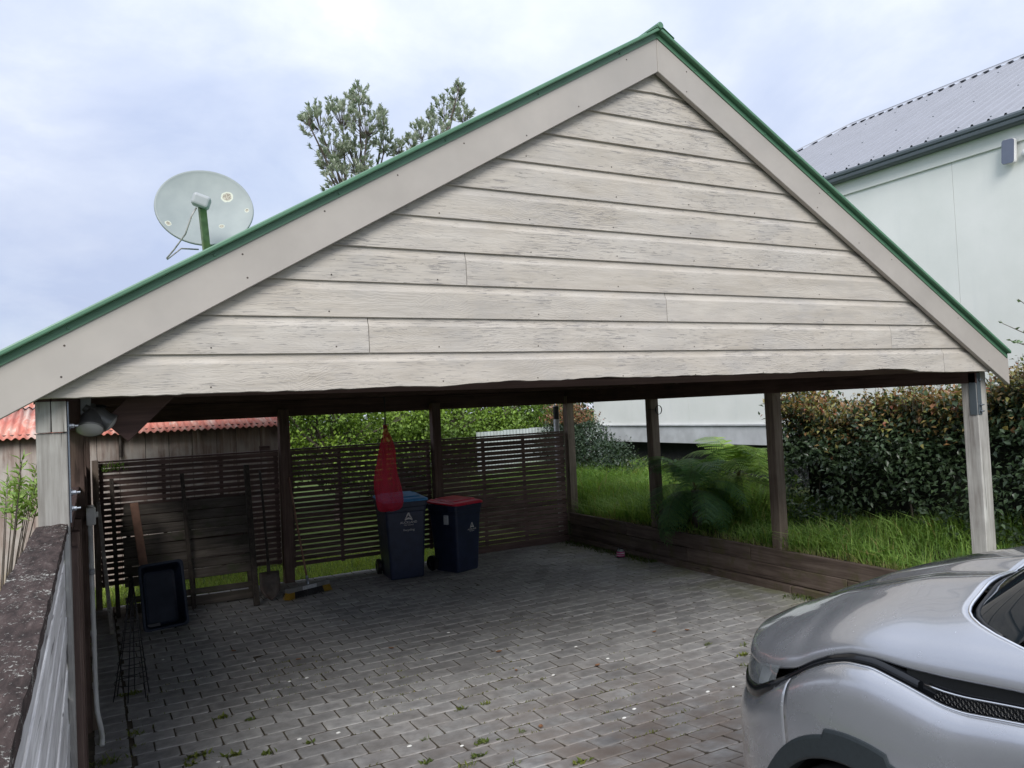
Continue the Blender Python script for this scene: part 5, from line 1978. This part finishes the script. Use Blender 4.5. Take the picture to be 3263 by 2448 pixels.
def plan():
    """points of the outline from nose centre to tail centre: (a, y, inward normal)"""
    out = []
    for i in range(81):
        th = math.pi / 2 * i / 80
        th = math.pi / 2 * (1 - math.cos(th)) if i < 0 else th
        s_, c_ = math.sin(th), math.cos(th)
        out.append((.65 * (1 - c_ ** (2 / 2.2)), HALF * s_ ** (2 / 2.2)))
    a = .672
    while a < 3.86:
        out.append((a, HALF))
        a += .022
    for i in range(25):
        th = math.pi / 2 * i / 24
        s_, c_ = math.sin(th), math.cos(th)
        out.append((3.88 + .5 * s_ ** (2 / 3), HALF * c_ ** (2 / 3)))
    res = []
    for i, (a, y) in enumerate(out):
        p, q = out[max(0, i - 1)], out[min(len(out) - 1, i + 1)]
        da, dy_ = q[0] - p[0], q[1] - p[1]
        L = math.hypot(da, dy_) or 1
        res.append((a, y, dy_ / L, -da / L))
    return res


PLAN = plan()
ARCH = [(.89, .37), (3.55, .37)]
ARCH_R = .375


def skin_off(a, h, E):
    t = min(1, max(0, (h - (E - .11)) / .11))
    o = .052 * (1 - math.sqrt(max(0, 1 - .96 * t * t)))
    if h < .45: o += .055 * ((.45 - h) / .25) ** 2
    for ca, _ in ARCH:
        o -= .024 * math.exp(-((a - ca) / .36) ** 2) * math.exp(-((h - .80) / .20) ** 2)
    if a > 1.2:
        o += .020 * math.exp(-((h - .80) / .10) ** 2) * min(1, (a - 1.2) / .3) * (1 if a < 3.2 else max(0, 1 - (a - 3.2) / .2))
    if a < .5:
        o += .10 * (max(0, h - .62)) ** 1.5 * (1 - a / .5) + .05 * max(0, .5 - h) * (1 - a / .5)
    return o


def skin(i, h, sg):
    a, y, na, ny = PLAN[i]
    E = fE(a)
    o = skin_off(a, h, E)
    return cw(a + na * o, sg * (y + ny * o), h)


def skin_ay(a, h, sg, push=0.0):
    o = skin_off(a, h, fE(a)) - push
    return cw(a, sg * (HALF - o), h)


def panel(name, i0, i1, sgs=(1,), nh=44, hb=.21, m=None, par=None):
    mb = MB()
    for sg in sgs:
        idx = list(range(i0, i1 + 1))
        V = {}
        ins = {}
        for r_, i in enumerate(idx):
            a = PLAN[i][0]
            E = fE(a)
            for c_ in range(nh + 1):
                h = hb + (E - hb) * c_ / nh
                inside = False
                pos = skin(i, h, sg)
                if PLAN[i][1] > HALF - .03:
                    for ca, ch in ARCH:
                        d = math.hypot(a - ca, h - ch)
                        if d < ARCH_R or (abs(a - ca) < ARCH_R and h < ch):
                            inside = True
                            if h >= ch - .02 and d > .02:
                                k = ARCH_R / d
                                pos = skin_ay(ca + (a - ca) * k, ch + (h - ch) * k, sg)
                            else:
                                pos = skin_ay(ca + math.copysign(ARCH_R, a - ca), h, sg)
                V[(r_, c_)] = pos
                ins[(r_, c_)] = inside
        ids = {}
        for r_ in range(len(idx) - 1):
            for c_ in range(nh):
                q = [(r_, c_), (r_ + 1, c_), (r_ + 1, c_ + 1), (r_, c_ + 1)]
                if all(ins[x] for x in q): continue
                f_ = []
                for x in q:
                    if x not in ids:
                        ids[x] = len(mb.v)
                        mb.v.append(V[x])
                    f_.append(ids[x])
                mb.f.append(tuple(f_) if sg > 0 else tuple(f_[::-1]))
    o = mb.build(name, m or M_car, par or car, smooth=True)
    md = o.modifiers.new('t', 'SOLIDIFY')
    md.thickness = .006
    md.offset = 0
    return o


def near_i(a):
    return min(range(len(PLAN)), key=lambda i: abs(PLAN[i][0] - a) + (0 if PLAN[i][1] > .9 else 9))


iS, iD1, iD2, iQ = near_i(.635), near_i(1.50), near_i(2.45), near_i(3.18)
bumper = panel('front_bumper', 0, iS, (1, -1))
fenders = {}
for sg, nm in ((1, 'left'), (-1, 'right')):
    # tiny shut lines: panels start one sample later and are trimmed by hand below
    fen = fenders[sg] = panel('fender', iS, iD1, (sg,))
    dr = panel('front_door', iD1, iD2, (sg,))
    rd = panel('rear_door', iD2, iQ, (sg,))
    for d_, aa in ((dr, 2.25), (rd, 3.0)):
        MB().tube([skin_ay(aa - .16, .90, sg, .02), skin_ay(aa - .13, .905, sg, .045), skin_ay(aa + .03, .905, sg, .045), skin_ay(aa + .05, .90, sg, .02)], .012, 8).build('door_handle', M_car, d_, smooth=True)
    # shut lines as dark recessed strips
    for aa, nm2 in ((.637, 'panel_gap'), (1.502, 'panel_gap'), (2.452, 'panel_gap'), (3.182, 'panel_gap')):
        lo = .74 if aa < 1 else .32
        pts = [skin_ay(aa + (.018 * math.sin((h - .7) * 9) if aa < 1 else 0), h, sg, .0026) for h in np.linspace(lo, fE(aa) - .004, 26)]
        mbg = MB()
        for p, q in zip(pts, pts[1:]):
            mbg.add([(p[0], p[1] - .0022, p[2]), (p[0], p[1] + .0022, p[2]), (q[0], q[1] + .0022, q[2]), (q[0], q[1] - .0022, q[2])], [(0, 1, 2, 3)])
        mbg.build(nm2, M_black, car)
panel('rear_body', iQ, len(PLAN) - 1, (1, -1))

# bonnet
def hood_pt(a, t, lift=0.0):
    yh = HALF * (1 - max(0, (.65 - a) / .65) ** 2.2) ** (1 / 2.2) - .060
    Eh = fEh(a)
    Hc = fC(a)
    # raised outer crease: the bonnet rolls over a shoulder before the middle field
    s_ = abs(t)
    f_ = (1 - s_ ** 2.6) ** (1 / 1.9) if s_ < 1 else 0.0
    dip = (-.016 * max(0, 1 - abs(s_ - .46) / .13) + .006 * max(0, 1 - abs(s_ - .66) / .08)) * min(1, max(0, (a - .12) / .5))
    return a, t * yh, Eh + (Hc - Eh) * f_ + dip + lift


def a_front(t): return .12 + .08 * t * t + .13 * abs(t) ** 6
def a_back(t): return 1.10 + .07 * t * t + 45 * max(0, abs(t) - .78) ** 3


rows = []
NT = 90
for i in range(NT + 1):
    t = math.sin(math.pi / 2 * (2 * i / NT - 1))
    rows.append([cw(*hood_pt(a_front(t) + (a_back(t) - a_front(t)) * (u / 60) ** 1.25, t)) for u in range(61)])
hd = MB().grid(rows).build('bonnet', M_car, car, smooth=True)
md = hd.modifiers.new('t', 'SOLIDIFY')
md.thickness = .010
md.offset = 0
# chrome tube standing in for light caught on the bonnet's trailing edge
MB().tube([cw(*hood_pt(a_back(t) + .004, t, .001)) for t in np.linspace(-.99, .99, 80)], .0055, 8).build('bonnet_edge_glint', M_chrome, hd, smooth=True)

# band between wing and bonnet: lamp, grille, black strip, vent
def band(name, i0, i1, sgs, m, inset, extra=.012, par=None):
    mb = MB()
    for sg in sgs:
        rows = []
        for i in range(i0, i1 + 1):
            a, y, na, ny = PLAN[i]
            E, Eh = fE(a), fEh(a)
            o = skin_off(a, E, E) + inset
            hi = max(Eh + .004, E + .012)
            rw = []
            for q in range(7):
                t = q / 6
                oo = o + (.010 * t if a > .56 else .030 * t * t)
                rw.append(cw(a + na * oo, sg * (y + ny * oo), E - .012 + (hi - E + .012 + extra) * t))
            rows.append(rw)
        if sg < 0: rows = rows[::-1]
        mb.grid(rows)
    o = mb.build(name, m, par or car, smooth=True)
    return o


iL0 = min(range(81), key=lambda i: abs(PLAN[i][1] - .48))
iL1 = near_i(.56)
gr = band('grille', 0, iL0, (1, -1), M_gloss, .012)
for sg in (1, -1):
    hl = band('headlamp', iL0, iL1, (sg,), M_lens, -.014)
    band('lamp_reflector', iL0 + 14, iL1 - 6, (sg,), M_chrome, .022, -.004, par=hl)
    band('lamp_base', iL0, iL1, (sg,), M_gloss, .075, par=hl)
    band('lamp_fin', iL1 - 16, iL1 - 8, (sg,), M_whitep, .010, -.02, par=hl)
    # black lip under the lamp that runs on as the strip along the wing
    mb = MB()
    rows = []
    for i in range(iL0, near_i(1.08) + 1):
        a, y, na, ny = PLAN[i]
        E = fE(a)
        w = .020 if a > .56 else .020 + .022 * min(1, (.56 - a) / .2)
        o = skin_off(a, E, E)
        q0 = .012 - .030 * min(1, max(0, (.60 - a) / .06))
        rw = [cw(a + na * (o + q0 + d), sg * (y + ny * (o + q0 + d)), E + z) for d, z in ((.004, -.014), (-.004, .002), (.0, w), (.018, w + .004))]
        rows.append(rw)
    if sg < 0: rows = rows[::-1]
    mb.grid(rows).build('black_strip', M_gloss, car, smooth=True)
    MB().tube([skin_ay(a, fE(a) - .0015, sg, .0012) for a in np.linspace(.66, 1.95, 90)], .0032, 6).build('wing_edge_glint', M_chrome, fenders[sg], smooth=True)  # chrome tube drawn as the highlight along the wing's top edge
    vent = band('wing_vent', near_i(1.05), near_i(1.98), (sg,), M_gloss, .020, .02)
    MB().tube([cw(a, sg * (HALF - skin_off(a, fE(a), fE(a)) - .012), fE(a) + (fEh(a) - fE(a)) * .52 - .004) for a in np.linspace(1.11, 1.95, 30)], .0030, 6).build('vent_blade', M_chrome, vent, smooth=True)
    mb = MB()
    for q in range(26):
        for r_ in range(3):
            a = 1.14 + q * .016 + (r_ % 2) * .008
            E = fE(a)
            p = Vector(cw(a, sg * (HALF - skin_off(a, E, E) - .0185), E + .004 + r_ * .010))
            mb.tube([p + Vector((0, .006 * math.cos(k * math.pi / 3), .006 * math.sin(k * math.pi / 3))) for k in range(7)], .0011, 4, cap=False)
    tag(mb.build('vent_mesh', M_black, vent), kind='stuff')
    # wheel arch cladding with its stepped upper edge
    for ca, ch in ARCH:
        rows = []
        for q in range(97):
            th = R(-102 + 204 * q / 96)       # 0 = straight up, positive = rearward
            r1 = .412 + .030 * max(0, math.sin((th + .9) * .8)) + (.020 if -.22 < th < .30 else 0.0)
            rw = []
            for k, (rr, ps) in enumerate(((.352, -.055), (.352, .010), (.360, .015), (r1 - .012, .012), (r1 - .003, .009), (r1, -.004))):
                a, h = ca + rr * math.sin(th), ch + rr * math.cos(th)
                h = max(h, .19)
                rw.append(skin_ay(a, min(h, fE(a) - .03), sg, ps))
            rows.append(rw if sg < 0 else rw[::-1])
        MB().grid(rows).build('arch_cladding', M_clad, car, smooth=False)
        # liner and wheel
        rows = [[cw(ca + .372 * math.sin(R(x)), sg * yy, ch + .372 * math.cos(R(x))) for x in range(-110, 111, 10)] for yy in (.905, .60)]
        ln = MB().grid(rows)
        k = len(ln.v)
        ln.v += [cw(ca + .372 * math.sin(R(x)), sg * .60, ch + .372 * math.cos(R(x))) for x in range(0, 360, 15)]
        ln.f.append(tuple(range(k, k + 24)))
        ln.build('arch_liner', M_dark, car)
        wc_ = Vector(cw(ca, sg * .80, .345))
        mo = Matrix.Rotation(R(90) * (-sg), 3, 'Y')
        wh = MB().lathe([(.235, -.10), (.30, -.112), (.330, -.10), (.345, -.07), (.345, .07), (.330, .10), (.30, .112), (.235, .10), (.225, .06), (.225, -.06)], 48, wc_, mo).build('wheel', M_tyre, car, smooth=True)
        rim = MB().lathe([(.236, .095), (.232, .10), (.215, .085), (.205, .02), (0, .015)], 36, wc_, mo)
        for q in range(5):
            an = 2 * math.pi * q / 5
            for e in (-.16, .16):
                rim.bar(wc_ + mo @ Vector((.04 * math.cos(an), .04 * math.sin(an), .075)), wc_ + mo @ Vector((.222 * math.cos(an + e), .222 * math.sin(an + e), .088)), .026, .02, tuple(mo @ Vector((0, 0, 1))))
        rim.build('rim', M_rim, wh)
# underside, and a dark box added inside to block light
MB().add([cw(.12, .6, .25), cw(.12, -.6, .25), cw(4.3, -.6, .25), cw(4.3, .6, .25)], [(0, 1, 2, 3)]).build('underbody', M_dark, car)
rows = [[cw(a, y, .70) for y in (-.8, -.59, .59, .8)] for a in (.25, .55)]
MB().box(CX - .58, CX + .58, CY - 4.2, CY - .25, CZ + .25, CZ + .70).build('chassis_light_block', M_dark, car)

# windscreen, roof and glasshouse
def ws_base(t): return hood_pt(a_back(t) + .012, t * .86 / .86, -.012)
rows = []
for i in range(41):
    t = -1 + 2 * i / 40
    a, y, h = ws_base(t * .93)
    a1, y1, h1 = 1.78 + .22 * t * t, .60 * t, 1.70 - .05 * t * t
    rows.append([cw(a + (a1 - a) * u, y + (y1 - y) * u, h + (h1 - h) * u + .055 * math.sin(math.pi * u)) for u in np.linspace(0, 1, 16)])
wsn = MB().grid(rows).build('windscreen', M_cglass, car, smooth=True)
# wiper and black cowl border under the glass edge
mb = MB()
mb.tube([Vector(cw(*ws_base(t))) + Vector((0, -.055, .035)) for t in np.linspace(-.55, .48, 24)], .007, 6)
mb.tube([Vector(cw(*ws_base(.50))) + Vector((0, -.02, .02)), Vector(cw(*ws_base(.18))) + Vector((0, -.06, .045))], .009, 6)
mb.build('wiper', M_black, wsn, smooth=True)
MB().tube([Vector(cw(*ws_base(t * .93))) + Vector((0, -.016, .010)) for t in np.linspace(-.98, .98, 60)], .006, 8).build('cowl_seal', M_black, wsn, smooth=True)
rows = []
for i in range(31):
    t = -1 + 2 * i / 30
    rows.append([cw(a, .60 * t * (1 - .06 * u), h - .05 * t * t) for u, a, h in ((0, 1.78 + .22 * t * t, 1.70), (.25, 2.2, 1.735), (.6, 3.0, 1.74), (.85, 3.7, 1.70), (1, 4.05, 1.64))])
MB().grid(rows).build('roof', M_car, car, smooth=True)
for sg in (1, -1):
    rows = []
    for (a, h, y) in ((1.42, 1.08, .82), (1.7, 1.10, .85), (2.4, 1.10, .86), (3.2, 1.11, .85), (4.0, 1.13, .80)):
        at = 1.98 + (a - 1.42) * .78
        rows.append([cw(a + (at - a) * u, sg * (y + (.60 - y) * u + .03 * math.sin(math.pi * u)), h + (1.65 - h) * u) for u in np.linspace(0, 1, 9)])
    if sg < 0: rows = rows[::-1]
    MB().grid(rows).build('side_window', M_cglass, car, smooth=True)
    MB().grid([[cw(a, sg * .86, fE(a) - .02) for a in np.linspace(1.98, 4.0, 20)], [cw(a, sg * .845, 1.12) for a in np.linspace(1.98, 4.0, 20)]]).build('belt_line', M_car, car, smooth=True)
    MB().tube([cw(1.40, sg * .82, 1.07), cw(1.62, sg * .76, 1.36), cw(1.98, sg * .605, 1.66)], .032, 10).build('pillar', M_car, car, smooth=True)
    mm = MB().lathe([(0, -.09), (.06, -.085), (.085, -.05), (.09, .0), (.085, .04), (0, .05)], 20, cw(1.95, sg * 1.02, 1.14), Matrix.Rotation(R(90), 3, 'X')).build('door_mirror', M_car, car, smooth=True)
    MB().bar(cw(1.90, sg * .86, 1.08), cw(1.94, sg * .96, 1.11), .05, .03).build('mirror_stem', M_black, mm)
rows = [[cw(4.05 + .30 * u, .57 * t * (1 + .35 * u), 1.59 + .05 - .55 * u) for t in (-1, -.5, 0, .5, 1)] for u in (0, .5, 1)]
MB().grid(rows).build('rear_window', M_cglass, car, smooth=True)
MB().grid([[cw(4.36, .77 * t, 1.08) for t in (-1, 0, 1)], [cw(4.36, .85 * t, .9) for t in (-1, 0, 1)]]).build('tailgate', M_car, car)
